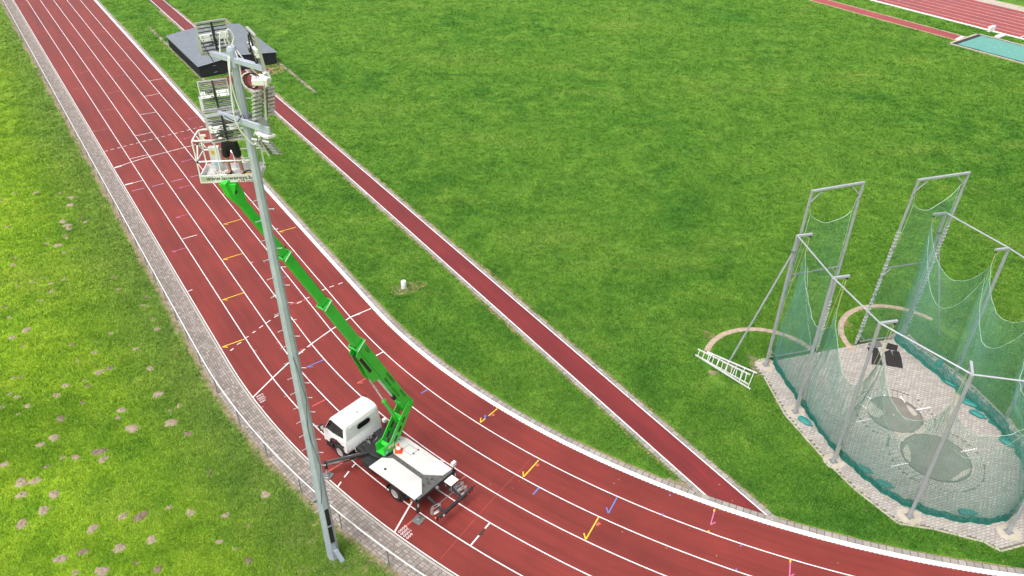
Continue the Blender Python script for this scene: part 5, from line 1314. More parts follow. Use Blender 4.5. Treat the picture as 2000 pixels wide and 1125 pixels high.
mb = MB(); mb.box(kp(0.62, 0.10, 0.05), (0.34, 0.16, 0.06), kax); mb.build('foot_pedal_box', M['lamp'], truck, world=True, bevel=0.006)

# ---- worker in the basket (own thing)
FP = kp(0.78, 0.36, 0.02)
per = thing('person', (FP.x, FP.y, FP.z), 'worker in black shorts and dark green shirt standing in the raised basket', 'person')
def skin_body(name, verts, edges, m, parent, lvl=2):
    me = bpy.data.meshes.new(name); me.from_pydata([v[0] for v in verts], edges, [])
    o = bpy.data.objects.new(name, me); COL.objects.link(o)
    sk_ = o.modifiers.new('skin', 'SKIN'); sk_.use_smooth_shade = True
    for i, v in enumerate(verts):
        r = v[1]; me.skin_vertices[0].data[i].radius = (r, r) if not isinstance(r, tuple) else r
    me.skin_vertices[0].data[0].use_root = True
    sb = o.modifiers.new('sub', 'SUBSURF'); sb.levels = lvl; sb.render_levels = lvl
    dg = bpy.context.evaluated_depsgraph_get(); me2 = bpy.data.meshes.new_from_object(o.evaluated_get(dg)); bpy.data.objects.remove(o)
    me2.polygons.foreach_set('use_smooth', [True] * len(me2.polygons)); me2.name = name; me2.materials.clear(); me2.materials.append(m)
    ob = bpy.data.objects.new(name, me2); COL.objects.link(ob); ob.parent = parent; return ob
# local axes: X right in the picture, Y away from the viewer; the worker faces the mast (towards -Y)
bv = [((0, 0, 0.95), (0.155, 0.12)), ((0, 0, 1.12), (0.135, 0.10)), ((0, -0.01, 1.34), (0.17, 0.115)), ((0, -0.01, 1.46), (0.10, 0.09)), ((0, -0.02, 1.53), 0.055), ((0, -0.04, 1.61), (0.075, 0.085)), ((0, -0.03, 1.71), (0.075, 0.09)),
      ((-0.20, -0.01, 1.42), 0.062), ((-0.32, -0.12, 1.22), 0.046), ((-0.22, -0.34, 1.30), 0.036), ((-0.18, -0.42, 1.34), 0.036),
      ((0.20, -0.01, 1.42), 0.062), ((0.36, -0.08, 1.24), 0.046), ((0.34, -0.30, 1.36), 0.036), ((0.32, -0.38, 1.42), 0.036),
      ((-0.11, 0.0, 0.86), 0.098), ((-0.135, -0.015, 0.50), 0.064), ((-0.14, 0.01, 0.30), 0.058), ((-0.14, 0.02, 0.09), 0.042), ((-0.15, -0.13, 0.04), 0.036),
      ((0.12, 0.0, 0.86), 0.098), ((0.165, -0.02, 0.50), 0.064), ((0.175, 0.005, 0.30), 0.058), ((0.18, 0.01, 0.09), 0.042), ((0.22, -0.13, 0.04), 0.036)]
be = [(0, 1), (1, 2), (2, 3), (3, 4), (4, 5), (5, 6), (2, 7), (7, 8), (8, 9), (9, 10), (2, 11), (11, 12), (12, 13), (13, 14), (0, 15), (15, 16), (16, 17), (17, 18), (18, 19), (0, 20), (20, 21), (21, 22), (22, 23), (23, 24)]
body = skin_body('body', bv, be, M['skin'], per)
for hand, sg in (((-0.18, -0.42, 1.34), -1), ((0.32, -0.38, 1.42), 1)):
    for k in range(5):
        o = Vector(hand); a_ = (k - 2) * 0.35; mb = MB()
        if k == 0: pts = [o + Vector((-sg * 0.02, -0.01, 0)), o + Vector((-sg * 0.055, -0.03, 0.015)), o + Vector((-sg * 0.06, -0.06, 0.02))]
        else: pts = [o + Vector(((k - 2.5) * 0.018 * sg, -0.02, 0.01)), o + Vector(((k - 2.5) * 0.021 * sg, -0.065, 0.02)), o + Vector(((k - 2.5) * 0.022 * sg, -0.095 + 0.004 * abs(k - 2.5), 0.0))]
        mb.tube(pts, [0.011, 0.010, 0.008], 6); mb.build('finger', M['skin'], per, smooth=True)
sv_ = [((0, 0, 1.00), (0.178, 0.140)), ((0, 0, 1.14), (0.165, 0.125)), ((0, -0.01, 1.34), (0.19, 0.135)), ((0, -0.01, 1.45), (0.125, 0.108)), ((0, -0.015, 1.49), 0.075), ((-0.20, -0.01, 1.42), 0.082), ((-0.28, -0.08, 1.29), 0.074), ((0.20, -0.01, 1.42), 0.082), ((0.30, -0.05, 1.31), 0.074)]
skin_body('shirt', sv_, [(0, 1), (1, 2), (2, 3), (3, 4), (2, 5), (5, 6), (2, 7), (7, 8)], M['shirt'], per)
sh_ = [((0, 0, 0.99), (0.175, 0.140)), ((0, 0, 0.88), (0.185, 0.15)), ((-0.12, -0.005, 0.78), 0.118), ((-0.14, -0.015, 0.46), 0.105), ((0.13, -0.005, 0.78), 0.118), ((0.165, -0.02, 0.46), 0.105)]
skin_body('shorts', sh_, [(0, 1), (1, 2), (2, 3), (1, 4), (4, 5)], M['shorts'], per)
for x0, tx in ((-0.14, -0.155), (0.18, 0.235)):
    skin_body('shoe', [((x0, 0.045, 0.05), 0.048), ((x0, 0.02, 0.13), 0.046), ((x0 * 0.5 + tx * 0.5, -0.06, 0.045), 0.046), ((tx, -0.165, 0.036), 0.036)], [(0, 1), (0, 2), (2, 3)], M['black'], per)
skin_body('hair', [((0, 0.005, 1.72), (0.088, 0.095)), ((0, 0.0, 1.77), (0.075, 0.085)), ((0, 0.035, 1.63), (0.07, 0.06))], [(0, 1), (0, 2)], M['hair'], per)
mb = MB(); mb.lathe([(0.010, 0), (0.008, 0.02), (0.002, 0.035)], (0, -0.118, 1.645), basis((0, -1, -0.3)), 8); mb.build('nose', M['skin'], per)
for sg in (1, -1):
    mb = MB(); mb.lathe([(0.008, 0), (0.006, 0.006)], (sg * 0.030, -0.117, 1.685), basis((0, -1, 0)), 8); mb.build('eye', M['black'], per)
    mb = MB(); mb.box((sg * 0.080, -0.02, 1.66), (0.014, 0.035, 0.055)); mb.build('ear', M['skin'], per, bevel=0.006)
mb = MB(); mb.box((0, -0.116, 1.60), (0.045, 0.008, 0.010)); mb.build('mouth', M['rust'], per)
# yellow tool and rag in the basket
yt = thing('power_tool', kp(1.16, 0.16, 0.02), 'yellow and black hand tool lying on the basket floor beside the worker', 'tool')
mb = MB(); mb.box((0, 0, 0.06), (0.19, 0.13, 0.11)); mb.build('casing', M['yellowtool'], yt, bevel=0.025)
mb = MB(); mb.tube([(-0.09, 0.0, 0.10), (-0.06, 0, 0.17), (0.04, 0, 0.19), (0.09, 0, 0.13)], 0.018, 6); mb.build('handle', M['black'], yt, smooth=True)
mb = MB(); mb.tube([(-0.09, 0, 0.06), (-0.16, -0.02, 0.04), (-0.20, 0.03, 0.02)], 0.018, 6); mb.build('nozzle', M['black'], yt, smooth=True)
rg_ = thing('leaf_litter', kp(0.62, 0.44, 0.02), 'scatter of brown dead leaves and twigs on the basket floor', 'leaf litter')
mb = MB()
for k in range(46):
    c = Vector((random.gauss(0.05, 0.22), random.gauss(0, 0.07), 0.012 + random.random() * 0.02)); a_ = random.uniform(0, 6.28); X = Vector((math.cos(a_), math.sin(a_), random.uniform(-.4, .4))); Y = Vector((-math.sin(a_), math.cos(a_), random.uniform(-.4, .4)))
    mb.add([c - X * 0.03, c - Y * 0.016, c + X * 0.03, c + Y * 0.016], [(0, 1, 2, 3)])
lt_ = mb.build('leaf', M['rust'], rg_); lt_['kind'] = 'stuff'
# traffic cone on the deck
co = TW(0.95, -0.30, ZB)
cone = thing('traffic_cone', co, 'small orange and white traffic cone standing on the truck bed', 'traffic cone')
mb = MB(); mb.prism([(-0.15, -0.12), (-0.12, -0.15), (0.12, -0.15), (0.15, -0.12), (0.15, 0.12), (0.12, 0.15), (-0.12, 0.15), (-0.15, 0.12)], 0.0, 0.03); mb.build('base', M['orange'], cone, bevel=0.008)
mb = MB(); mb.lathe([(0.115, 0.03), (0.095, 0.15)], n=20); mb.build('lower_cone', M['orange'], cone, smooth=True)
mb = MB(); mb.lathe([(0.096, 0.15), (0.058, 0.31)], n=20); mb.build('white_band', M['white'], cone, smooth=True)
mb = MB(); mb.lathe([(0.058, 0.31), (0.033, 0.43), (0.02, 0.44)], n=20); mb.build('tip', M['orange'], cone, smooth=True)
# ================================================================== THROWING CAGE
o0 = cg(0, 0)
cage = thing('throwing_cage', (o0.x, o0.y, 0), 'tall galvanised hammer cage with sagging green nets and two high gates', 'throwing cage')
PH = 6.95
ptop = []
for i, (w, a) in enumerate(POSTS):
    p = cg(w, a); inn = (C1 + CA * -0.8 - p); inn.z = 0; inn.normalize()
    if i in (0, 1, 2): inn = (CW * 0.96 + CA * -0.1).normalized()
    if i in (6, 7, 8): inn = (CW * -0.99 + CA * 0.0).normalized()
    mb = MB(); mb.prism([(-0.048, -0.048), (0.048, -0.048), (0.048, 0.048), (-0.048, 0.048)], 0.03, PH, (p, CW, CA, Zv)); po = mb.build('cage_post', M['galv'], cage, world=True, bevel=0.012)
    mb = MB(); mb.box(p + Zv * 0.045, (0.26, 0.26, 0.02), (CW, CA, Zv)); mb.build('base_plate', M['galvd'], po, world=True)
    mb = MB()
    for sx_, sy_ in ((-.09, -.09), (.09, -.09), (.09, .09), (-.09, .09)): mb.lathe([(0.016, 0.055), (0.016, 0.085)], p + CW * sx_ + CA * sy_, None, 6)
    mb.build('anchor_bolt', M['galvd'], po, world=True)
    mb = MB(); sdv = Vector((-inn.y, inn.x, 0)); mb.bar(p + inn * -0.02 + Zv * (PH - 0.01), p + inn * 0.66 + Zv * (PH + 0.02), 0.09, 0.09); ar_ = mb.build('pulley_arm', M['galv'], po, world=True, bevel=0.006)
    mb = MB(); mb.lathe([(0.045, -0.015), (0.045, 0.015)], p + inn * 0.58 + Zv * (PH - 0.09), (Vector(inn), Zv, sdv), 12); mb.build('pulley', M['black'], ar_, world=True)
    mb = MB(); mb.tube([p + inn * 0.06 + Zv * 1.45, p + inn * 0.12 + Zv * 1.42 + sdv * 0.05, p + inn * 0.07 + Zv * 1.25], 0.018, 6); mb.box(p + inn * 0.075 + Zv * 1.1, (0.03, 0.10, 0.28), (inn, sdv, Zv)); mb.build('winch_cleat', M['galvd'], po, world=True)
    mb = MB()
    for k in range(7): 
        zz = 0.75 + k * 0.07; mb.tube([p + inn * (0.06 + 0.03 * math.cos(k)) + sdv * 0.03 + Zv * zz, p + inn * 0.09 + sdv * -0.03 * (k % 3) + Zv * (zz - 0.35)], 0.010, 5)
    mb.build('coiled_rope', M['rope'], po, world=True)
    ptop.append((p, inn, sdv, po))
for i in range(8):
    p, q = ptop[i][0], ptop[i + 1][0]
    mb = MB(); mb.tube([p + Zv * PH, q + Zv * PH], 0.032, 8); mb.build('top_bar', M['galv'], cage, world=True, smooth=True)
# raking braces either side of the mouth
for i, (foot_, zt) in ((0, (at(1425, 705), 6.2)), (8, (at(1834, 655), 6.0))):
    p = ptop[i][0]; mb = MB(); mb.tube([Vector((foot_.x, foot_.y, 0.0)), p + Zv * zt], 0.042, 8); b = mb.build('raking_brace', M['galv'], cage, world=True, smooth=True)
    mb = MB(); mb.box(p + Zv * zt, (0.16, 0.16, 0.10), (CW, CA, Zv)); mb.build('brace_clamp', M['galvd'], b, world=True)

# ---- nets.  strands follow a draped sheet S(u, v) hung from the pulley ropes
peakz = [6.0, 5.35, 5.55, 5.30, 5.4, 5.5, 6.1, 6.25, 6.5]
sagd = [2.1, 2.6, 2.1, 1.6, 1.6, 1.5, 1.5, 1.55]
def bottom(w, a):      # the hem lies inside the posts
    return w, a
hemp = []
for i, (w, a) in enumerate(POSTS):
    p, inn = ptop[i][0], ptop[i][1]; hemp.append(p + inn * (0.34 if i in (0, 8) else 0.45))
hang = [ptop[i][0] + ptop[i][1] * 0.56 for i in range(9)]
def crom(P, i, f):
    p0 = P[max(i - 1, 0)]; p1 = P[i]; p2 = P[i + 1]; p3 = P[min(i + 2, len(P) - 1)]
    return 0.5 * ((2 * p1) + (p2 - p0) * f + (2 * p0 - 5 * p1 + 4 * p2 - p3) * f * f + (-p0 + 3 * p1 - 3 * p2 + p3) * f ** 3)
class Sheet:
    def __init__(s, drop=0.0, push=0.0): s.drop, s.push = drop, push
    def top(s, u):
        i = min(int(u), 7); f = u - i
        z = peakz[i] * (1 - f) + peakz[i + 1] * f - sagd[i] * (4 * f * (1 - f)) ** 0.8 - s.drop * (0.4 + 0.6 * (4 * f * (1 - f)))
        plan = hang[i].lerp(hang[i + 1], f); cen = C1 + CA * -0.8
        plan = plan + (cen - plan).normalized() * (0.25 * 4 * f * (1 - f) + s.push)
        return plan, z
    def pt(s, u, v):
        i = min(int(u), 7); f = u - i
        b = crom(hemp, i, f); t, zt = s.top(u)
        pl = b.lerp(t, v ** 1.3); cen = C1 + CA * -0.8
        bulge = -0.16 * math.sin(math.pi * min(1, v * 1.6)) if v < 0.62 else 0
        rip = 0.035 * math.sin(u * 21 + 2 * v) * (1 - 0.3 * v) + 0.025 * math.sin(u * 47 + v * 5)
        pl = pl + (cen - pl).normalized() * (bulge + rip + s.push)
        return Vector((pl.x, pl.y, 0.03 + (zt - 0.03) * v))
def strands(mb, fn, us, vs, r, along_u):
    """one thin three-sided strand along a parameter line"""
    pts = [fn(u, v) for u, v in zip(us, vs)]
    V = []; n = len(pts)
    for i, p in enumerate(pts):
        d = (pts[min(i + 1, n - 1)] - pts[max(i - 1, 0)]).normalized()
        x, y, z = basis(d, (0, 0, 1) if abs(d.z) < 0.9 else (0.3, 0.9, 0))
        for k in range(3):
            a = 2.0944 * k; V.append(p + x * (r * math.cos(a)) + y * (r * math.sin(a)))
    F = []
    for i in range(n - 1):
        for k in range(3): F.append((i * 3 + k, i * 3 + (k + 1) % 3, i * 3 + 3 + (k + 1) % 3, i * 3 + 3 + k))
    mb.add(V, F)
def net_of(sheet, name, pitch_u, nv, r, u0=0.0, u1=8.0, m='net'):
    mb = MB(); segU = 132; U = np.linspace(u0, u1, segU)
    for j in range(1, nv + 1):
        v = j / nv; strands(mb, sheet.pt, U, [v] * segU, r, True)
    nU = int((u1 - u0) * pitch_u); segV = 16
    for k in range(nU + 1):
        u = u0 + (u1 - u0) * k / nU; strands(mb, sheet.pt, [u] * segV, np.linspace(0, 1, segV), r, False)
    o = mb.build(name, M[m], cage, world=True); o['kind'] = 'stuff'; return o
NET_A, NET_B = Sheet(), Sheet(drop=1.35, push=0.12)
net_of(NET_A, 'net', 36, 58, 0.0054)
net_of(NET_B, 'inner_net', 28, 42, 0.0028)
for sh_n, dr in ((NET_A, 'net_edge'), (NET_B, 'net_edge')):
    mb = MB(); mb.tube([sh_n.pt(u, 1.0) for u in np.linspace(0, 8, 161)], 0.010, 5); mb.build(dr, M['netedge'], cage, world=True)
# thick folded hem on the ground
mb = MB(); U = np.linspace(0, 8, 200)
for j in range(16): strands(mb, lambda u, v: NET_A.pt(u, 0.0) + (NET_A.pt(u, 0.1) - NET_A.pt(u, 0.0)) * (v * 0.9) + Vector((0.02 * math.sin(u * 31 + v * 40), 0.02 * math.cos(u * 27 + v * 33), 0)), U, [j / 15] * 200, 0.011, True)
for k in range(420):
    u = 8 * k / 420; b_ = NET_A.pt(u, 0.0); t_ = NET_A.pt(u, 0.09); mb.tube([b_, t_], 0.008, 3, False)
hm = mb.build('net_hem', M['hem'], cage, world=True); hm['kind'] = 'stuff'
mb = MB(); vs = []; n = 161
for u in np.linspace(0, 8, n):
    b_ = NET_A.pt(u, 0.0); cen = (C1 + CA * -0.8 - b_); cen.z = 0; cen.normalize(); wv = 0.10 + 0.05 * math.sin(u * 19) + 0.04 * math.sin(u * 43)
    vs += [Vector((b_.x, b_.y, 0.16 + 0.05 * math.sin(u * 23))), Vector((b_.x, b_.y, 0.035)) - cen * 0.02, Vector((b_.x, b_.y, 0.034)) + cen * wv]
mb.add(vs, [(3 * i + k, 3 * i + 3 + k, 3 * i + 4 + k, 3 * i + 1 + k) for i in range(n - 1) for k in (0, 1)])
mb.build('hem_fold', M['hem'], cage, world=True)
for i in range(9):          # hoisting ropes
    p, inn, sdv, po = ptop[i]; a_ = p + inn * 0.58 + Zv * (PH - 0.12); b_, zt = NET_A.top(min(i, 7.999)); b_ = Vector((b_.x, b_.y, zt))
    mb = MB(); mb.tube([a_, b_], 0.008, 5); mb.tube([a_ + inn * -0.10, p + inn * 0.16 + Zv * 3.4, p + inn * 0.08 + Zv * 1.4], 0.006, 5); mb.tube([a_ + inn * -0.03, b_ + Zv * -0.9 + sdv * 0.06], 0.006, 5); mb.tube([a_, a_ + inn * -0.45 + Zv * 0.06], 0.009, 5)
    mb.build('hoist_rope', M['rope'], po, world=True)

# ---- gates: tall frames hinged on the two front posts, each with its own net
def ray_z(px, py, z): return at(px, py, z)
GH = 8.85
def gate(c00, c10, c11, c01, mid_f, lab, lash):
    """corner points: 00 hinge-side base .. 10 other base .. 11 other top .. 01 top"""
    def gp(u, v): return (c00 * (1 - u) + c10 * u) * (1 - v) + (c01 * (1 - u) + c11 * u) * v
    nrm = (c10 - c00).cross(c01 - c00).normalized()
    mb = MB()
    for a_, b_ in ((c00, c01), (c10, c11)): mb.bar(a_, b_, 0.085, 0.085, nrm)
    g = mb.build('gate_frame', M['galv'], cage, world=True, bevel=0.012)
    mb = MB(); mb.bar(gp(-0.02, 1.004), gp(1.02, 1.004), 0.095, 0.095); mb.build('gate_head', M['galv'], g, world=True, bevel=0.012)
    mb = MB(); mb.tube([gp(0, mid_f), gp(1, mid_f)], 0.034, 8); mb.tube([gp(0, 0.012), gp(1, 0.012)], 0.036, 8); mb.build('gate_rail', M['galvd'], g, world=True)
    mb = MB()
    for u, s_ in ((0.02, 1), (0.98, -1)):
        mb.bar(gp(u, 0.945), gp(u + s_ * 0.18, 0.992), 0.05, 0.03, nrm); mb.bar(gp(u, mid_f - 0.05), gp(u + s_ * 0.14, mid_f), 0.03, 0.03, nrm); mb.bar(gp(u, 0.06), gp(u + s_ * 0.16, 0.014), 0.04, 0.03, nrm)
    mb.build('corner_brace', M['galv'], g, world=True)
    for u in (0, 1):
        mb = MB()
        for v in (0.30, 0.62, 0.93): mb.box(gp(u, v) + nrm * 0.07, (0.06, 0.06, 0.06), (CW, CA, Zv))
        mb.build('gate_clip', M['galvd'], g, world=True)
    def gs(u, v):
        vt = (0.87 * (1 - u) + 0.94 * u - 0.075 * 4 * u * (1 - u)) if lash else (0.88 * (1 - u) + 0.86 * u - 0.055 * 4 * u * (1 - u))
        vv = 0.02 + (vt - 0.02) * v; uu = u; ins = 0.03 + 0.05 * v ** 2
        uu = ins + (1 - 2 * ins) * u
        return gp(uu, vv) + nrm * (0.10 * math.sin(math.pi * u) * math.sin(math.pi * v) + 0.03 * math.sin(u * 13 + v * 9))
    mb = MB(); 
    for j in range(0, 101): strands(mb, gs, np.linspace(0, 1, 18), [j / 100] * 18, 0.0026, True)
    for k in range(0, 35): strands(mb, gs, [k / 34] * 30, np.linspace(0, 1, 30), 0.0022, False)
    n_ = mb.build('gate_net', M['net'], g, world=True); n_['kind'] = 'stuff'
    mb = MB(); mb.tube([gs(u, 1.0) for u in np.linspace(0, 1, 24)], 0.012, 5); mb.tube([gs(0, 1.0), gp(0.0, 0.965)], 0.009, 5); mb.tube([gs(1, 1.0), gp(1.0, 0.965)], 0.009, 5)
    mb.tube([gs(0, v) for v in np.linspace(0, 1, 20)], 0.009, 5); mb.tube([gs(1, v) for v in np.linspace(0, 1, 20)], 0.009, 5)
    mb.build('net_edge', M['netedge'], g, world=True)
    mb = MB()                                  # lashing that ties the net to the frame
    for u in ((0, 1) if lash else (1,)):
        v = 0.03
        while v < 0.72 if lash else v < 0.35:
            c = gp(u, v); L = (gp(u, v + 0.01) - c).normalized()
            ring = [c + (CW * math.cos(t) + CA * math.sin(t)) * 0.078 + L * (0.07 * t / 6.3) for t in np.linspace(0, 6.3, 8)]
            mb.tube(ring, 0.011, 4, False); v += 0.020 if random.random() < 0.8 else 0.035
    stuff(mb.build('lashing', M['offwhite'], g, world=True))
    mb = MB()
    for u in ((0, 1) if lash else (0,)):
        for k in range(16):
            c = gp(u, random.uniform(0.04, 0.5)) + nrm * 0.03; mb.tube([c, c + Vector((random.uniform(-.08, .08), random.uniform(-.08, .08), -random.uniform(0.05, 0.22)))], 0.016, 4)
    stuff(mb.build('net_bunch', M['hem'], g, world=True))
    for u in (0.04, 0.96):
        mb = MB(); mb.lathe([(0.085, -0.02), (0.085, 0.02)], gp(u, 0.012), (nrm, Zv, (c10 - c00).normalized()), 14); mb.build('gate_wheel', M['rubber'], g, world=True)
    return g
g00, g10, g01, g11 = at(1497, 705), at(1593, 688), at(1586, 375, GH), at(1686, 358, GH)
gate(g00 + Zv * 0.1, g10 + Zv * 0.1, g11, g01, 0.54, 'l', False)
g00, g10, g01, g11 = at(1670, 674), at(1762, 661), at(1794, 353, GH), at(1892, 339, GH)
gate(g00 + Zv * 0.1, g10 + Zv * 0.1, g11, g01, 0.50, 'r', True)

# ---- sandbags holding the hem down
bags = [((1833, 712), 0.9, 'teal sandbag lying outside the net beside the paved strip, right of the rubber mats'), ((1858, 752), 2.4, 'long teal sandbag against the net hem right of the cage mouth'), ((1893, 790), 2.5, 'teal sandbag on the net hem below the right-hand cage post'),
        ((1907, 811), 2.3, 'bright teal sandbag at the end of the paved lane, right of the circle'), ((1571, 824), 2.2, 'teal sandbag on the hem beside the second front cage post'),
        ((1725, 947), 2.6, 'teal sandbag on the hem midway between two front cage posts'), ((1887, 1003), 3.0, 'bright teal sandbag on the hem at the bottom of the cage'), ((1965, 866), 2.2, 'teal sandbag seen through the net at the right edge of the cage'), ((1685, 918), 2.5, 'dull teal sandbag half hidden in the hem left of the front post')]
for (px, py), rz_, lab in bags:
    p = at(px, py); t = thing('sandbag', (p.x, p.y, 0.02), lab, 'sandbag', 'sandbags holding the cage net down', rz=rz_)
    mb = MB(); n = 10; vs = []; prof = [(-0.30, 0.03), (-0.27, 0.09), (-0.16, 0.12), (0.0, 0.125), (0.16, 0.12), (0.27, 0.09), (0.30, 0.03)]
    for x, r in prof:
        for k in range(n): a = 2 * math.pi * k / n; vs.append((x + random.gauss(0, 0.006), r * 1.25 * math.cos(a), 0.06 + r * 0.62 * math.sin(a)))
    fs = [(i * n + k, i * n + (k + 1) % n, (i + 1) * n + (k + 1) % n, (i + 1) * n + k) for i in range(6) for k in range(n)] + [tuple(range(n)), tuple(range(6 * n, 7 * n))]
    mb.add(vs, fs); mb.build('bag', M['bag'], t, smooth=True)
    mb = MB(); mb.tube([(-0.29, 0, 0.07), (-0.36, 0.02, 0.06), (-0.38, -0.03, 0.05)], [0.02, 0.03, 0.035], 6); mb.build('tied_neck', M['bag'], t)

# ---- rubber mats
def z7(x, y): return (1680 + x / 11.25, 640 + y / 11.25)
mats = [([(150, 440), (370, 455), (410, 545), (190, 565)], 'mat', 'small black rubber mat left of the others in the cage mouth', 0.012),
        ([(590, 345), (830, 415), (800, 530), (690, 500), (555, 470)], 'mat', 'black rubber mat farthest back in the right-hand pile', 0.020),
        ([(700, 530), (850, 545), (900, 690), (730, 682)], 'mat', 'middle black rubber mat of the right-hand row', 0.030),
        ([(742, 684), (900, 694), (935, 905), (830, 890)], 'mat', 'long black rubber mat at the near end of the right-hand row', 0.018),
        ([(165, 365), (430, 318), (490, 430), (220, 440)], 'matgrey', 'worn grey rubber mat lying against the gate rail', 0.012),
        ([(270, 565), (420, 548), (490, 838), (240, 815)], 'mat', 'dark rubber mat seen through the net on the left of the gap', 0.014),
        ([(530, 545), (660, 500), (820, 885), (570, 842)], 'mat', 'wide dark rubber mat seen through the net right of the gap', 0.016)]
for poly, m, lab, th in mats:
    pts = [at(*z7(*p)) for p in poly]; c = sum(pts, Vector()) / len(pts)
    mb = MB(); mb.prism([(p.x - c.x, p.y - c.y) for p in pts], 0.0, 0.022)
    o = mb.build('rubber_mat', M[m], bevel=0.004); o.location = (c.x, c.y, 0.024 + th * 0.6); tag(o, lab, 'mat', 'rubber mats in the cage mouth')

# ---- white aluminium ladder lying on the grass
def zL(x, y): return (1340 + x / 5, 600 + y / 5)
L0 = at(*zL(360, 590))
lad = thing('ladder', (L0.x, L0.y, 0), 'white trestle ladder lying flat on the grass beside the cage', 'ladder')
def lp(x, y, z): return at(*zL(x, y), z)
mb = MB(); mb.bar(lp(115, 410, .05), lp(625, 660, .05), 0.03, 0.075); mb.build('stile', M['offwhite'], lad, world=True)
mb = MB(); mb.bar(lp(90, 466, .05), lp(606, 752, .05), 0.03, 0.075); mb.build('stile', M['offwhite'], lad, world=True)
for k in range(11):
    f = (k + 0.45) / 11.2; mb = MB(); mb.tube([lp(115 + 510 * f, 410 + 250 * f, .05), lp(90 + 516 * f, 466 + 286 * f, .05)], 0.017, 8); mb.build('rung', M['offwhite'], lad, world=True)
mb = MB(); mb.bar(lp(205, 436, .13), lp(692, 644, .13), 0.03, 0.07); mb.build('stile', M['offwhite'], lad, world=True)
mb = MB(); mb.bar(lp(165, 512, .13), lp(628, 800, .13), 0.03, 0.07); mb.build('stile', M['offwhite'], lad, world=True)
for f in (0.10, 0.27, 0.44, 0.60, 0.76, 0.945):
    mb = MB(); mb.tube([lp(205 + 487 * f, 436 + 208 * f, .13), lp(165 + 463 * f, 512 + 288 * f, .13)], 0.017, 8); mb.build('rung', M['offwhite'], lad, world=True)

# ---- white sprinkler housing in the triangle of grass
p = at(789, 562)
wb_ = thing('sprinkler_bucket', (p.x, p.y, 0), 'white upturned bucket standing on a dry patch between track and runway', 'bucket')
mb = MB(); mb.lathe([(0.145, 0.0), (0.152, 0.02), (0.138, 0.40), (0.128, 0.43), (0.03, 0.445)], n=20); mb.build('bucket', M['white'], wb_, smooth=True)
mb = MB(); mb.lathe([(0.155, 0.0), (0.155, 0.035)], n=20); mb.build('rim', M['offwhite'], wb_)
mb = MB(); mb.tube([(-0.10, 0.03, 0.43), (-0.12, 0.03, 0.47), (-0.06, 0.03, 0.48)], 0.014, 6); mb.build('handle', M['black'], wb_)
mb = MB(); mb.box((0.03, -0.138, 0.2), (0.10, 0.012, 0.10)); mb.build('label', M['offwhite'], wb_)
mb = MB(); blob(mb, (p.x + 0.2, p.y), 0.95, 0.55, 0.3, 0.0040); structure(mb.build('dry_grass_patch', M['dry']))
mb = MB(); blob(mb, (p.x, p.y - 0.05), 0.34, 0.26, 0.3, 0.0062); structure(mb.build('bare_soil', M['soil']))

# ---- sand pit with teal cover far across the field
c0, c1 = at(1600 + 1290 / 5, 430 / 5), at(1600 + 1555 / 5, 340 / 5)
ex = (c1 - c0); WX = ex.length; ex.normalize(); ey = Vector((-ex.y, ex.x, 0)) * -1
if ey.y > 0: ey = -ey
pit = thing('sand_pit', (c0.x, c0.y, 0), 'long-jump sand pit under a teal cover at the far right of the field', 'sand pit')
LPIT = 9.2
def pp(x, y, z=0): return c0 + ex * x + ey * y + Zv * z
mb = MB()
for a_, b_ in ((pp(-0.12, -0.25), pp(-0.12, LPIT + .2)), (pp(WX + 0.12, -0.25), pp(WX + 0.12, LPIT + .2)), (pp(-0.24, -0.14), pp(WX + 0.24, -0.14))): mb.bar(a_ + Zv * 0.03, b_ + Zv * 0.03, 0.22, 0.08)
mb.build('pit_kerb', M['conc'], pit, world=True)
mb = MB(); mb.box(pp(WX / 2, LPIT / 2, 0.03), (WX, LPIT, 0.02), (ex, ey, Zv)); mb.build('black_border', M['black'], pit, world=True)
n = 20; vs = []
for j in range(n + 1):
    for i in range(9): vs.append(pp(0.22 + (WX - 0.44) * i / 8, 0.45 + (LPIT - 0.6) * j / n, 0.055 + random.uniform(0, 0.025)))
mb = MB(); mb.add(vs, [(j * 9 + i, j * 9 + i + 1, (j + 1) * 9 + i + 1, (j + 1) * 9 + i) for j in range(n) for i in range(8)]); cv = mb.build('teal_cover', M['teal'], pit, world=True, smooth=True)
mb = MB()
for k in range(22):
    c = pp(random.uniform(WX * 0.3, WX * 0.8), random.uniform(2.2, 6.5), 0.085); mb.lathe([(random.uniform(0.02, 0.05), 0), (0.02, 0.006)], c, None, 7)
pw = mb.build('pale_spot', M['offwhite'], cv, world=True); pw['kind'] = 'stuff'  # small off-white discs scattered over the cover
for (x, y), lab, sz in (((1672, 292), 'small white marker board standing on the far kerb', (0.9, 0.35, 0.5)), ((1765, 345), 'low white board lying on the grass by the far kerb', (1.3, 0.5, 0.16))):
    p = at(1600 + x / 5, (y + 16) / 5); t = thing('marker_board', (p.x, p.y, 0), lab, 'board', rz=math.atan2(ex.y, ex.x))
    mb = MB(); mb.box((0, 0, sz[2] / 2 + 0.03), sz); mb.build('board', M['white'], t, bevel=0.02)
    mb = MB()
    for sx_ in (-0.35, 0.35): mb.box((sx_ * sz[0], 0, 0.02), (0.06, sz[1] * 0.9, 0.04))
    mb.build('foot', M['steel'], t)

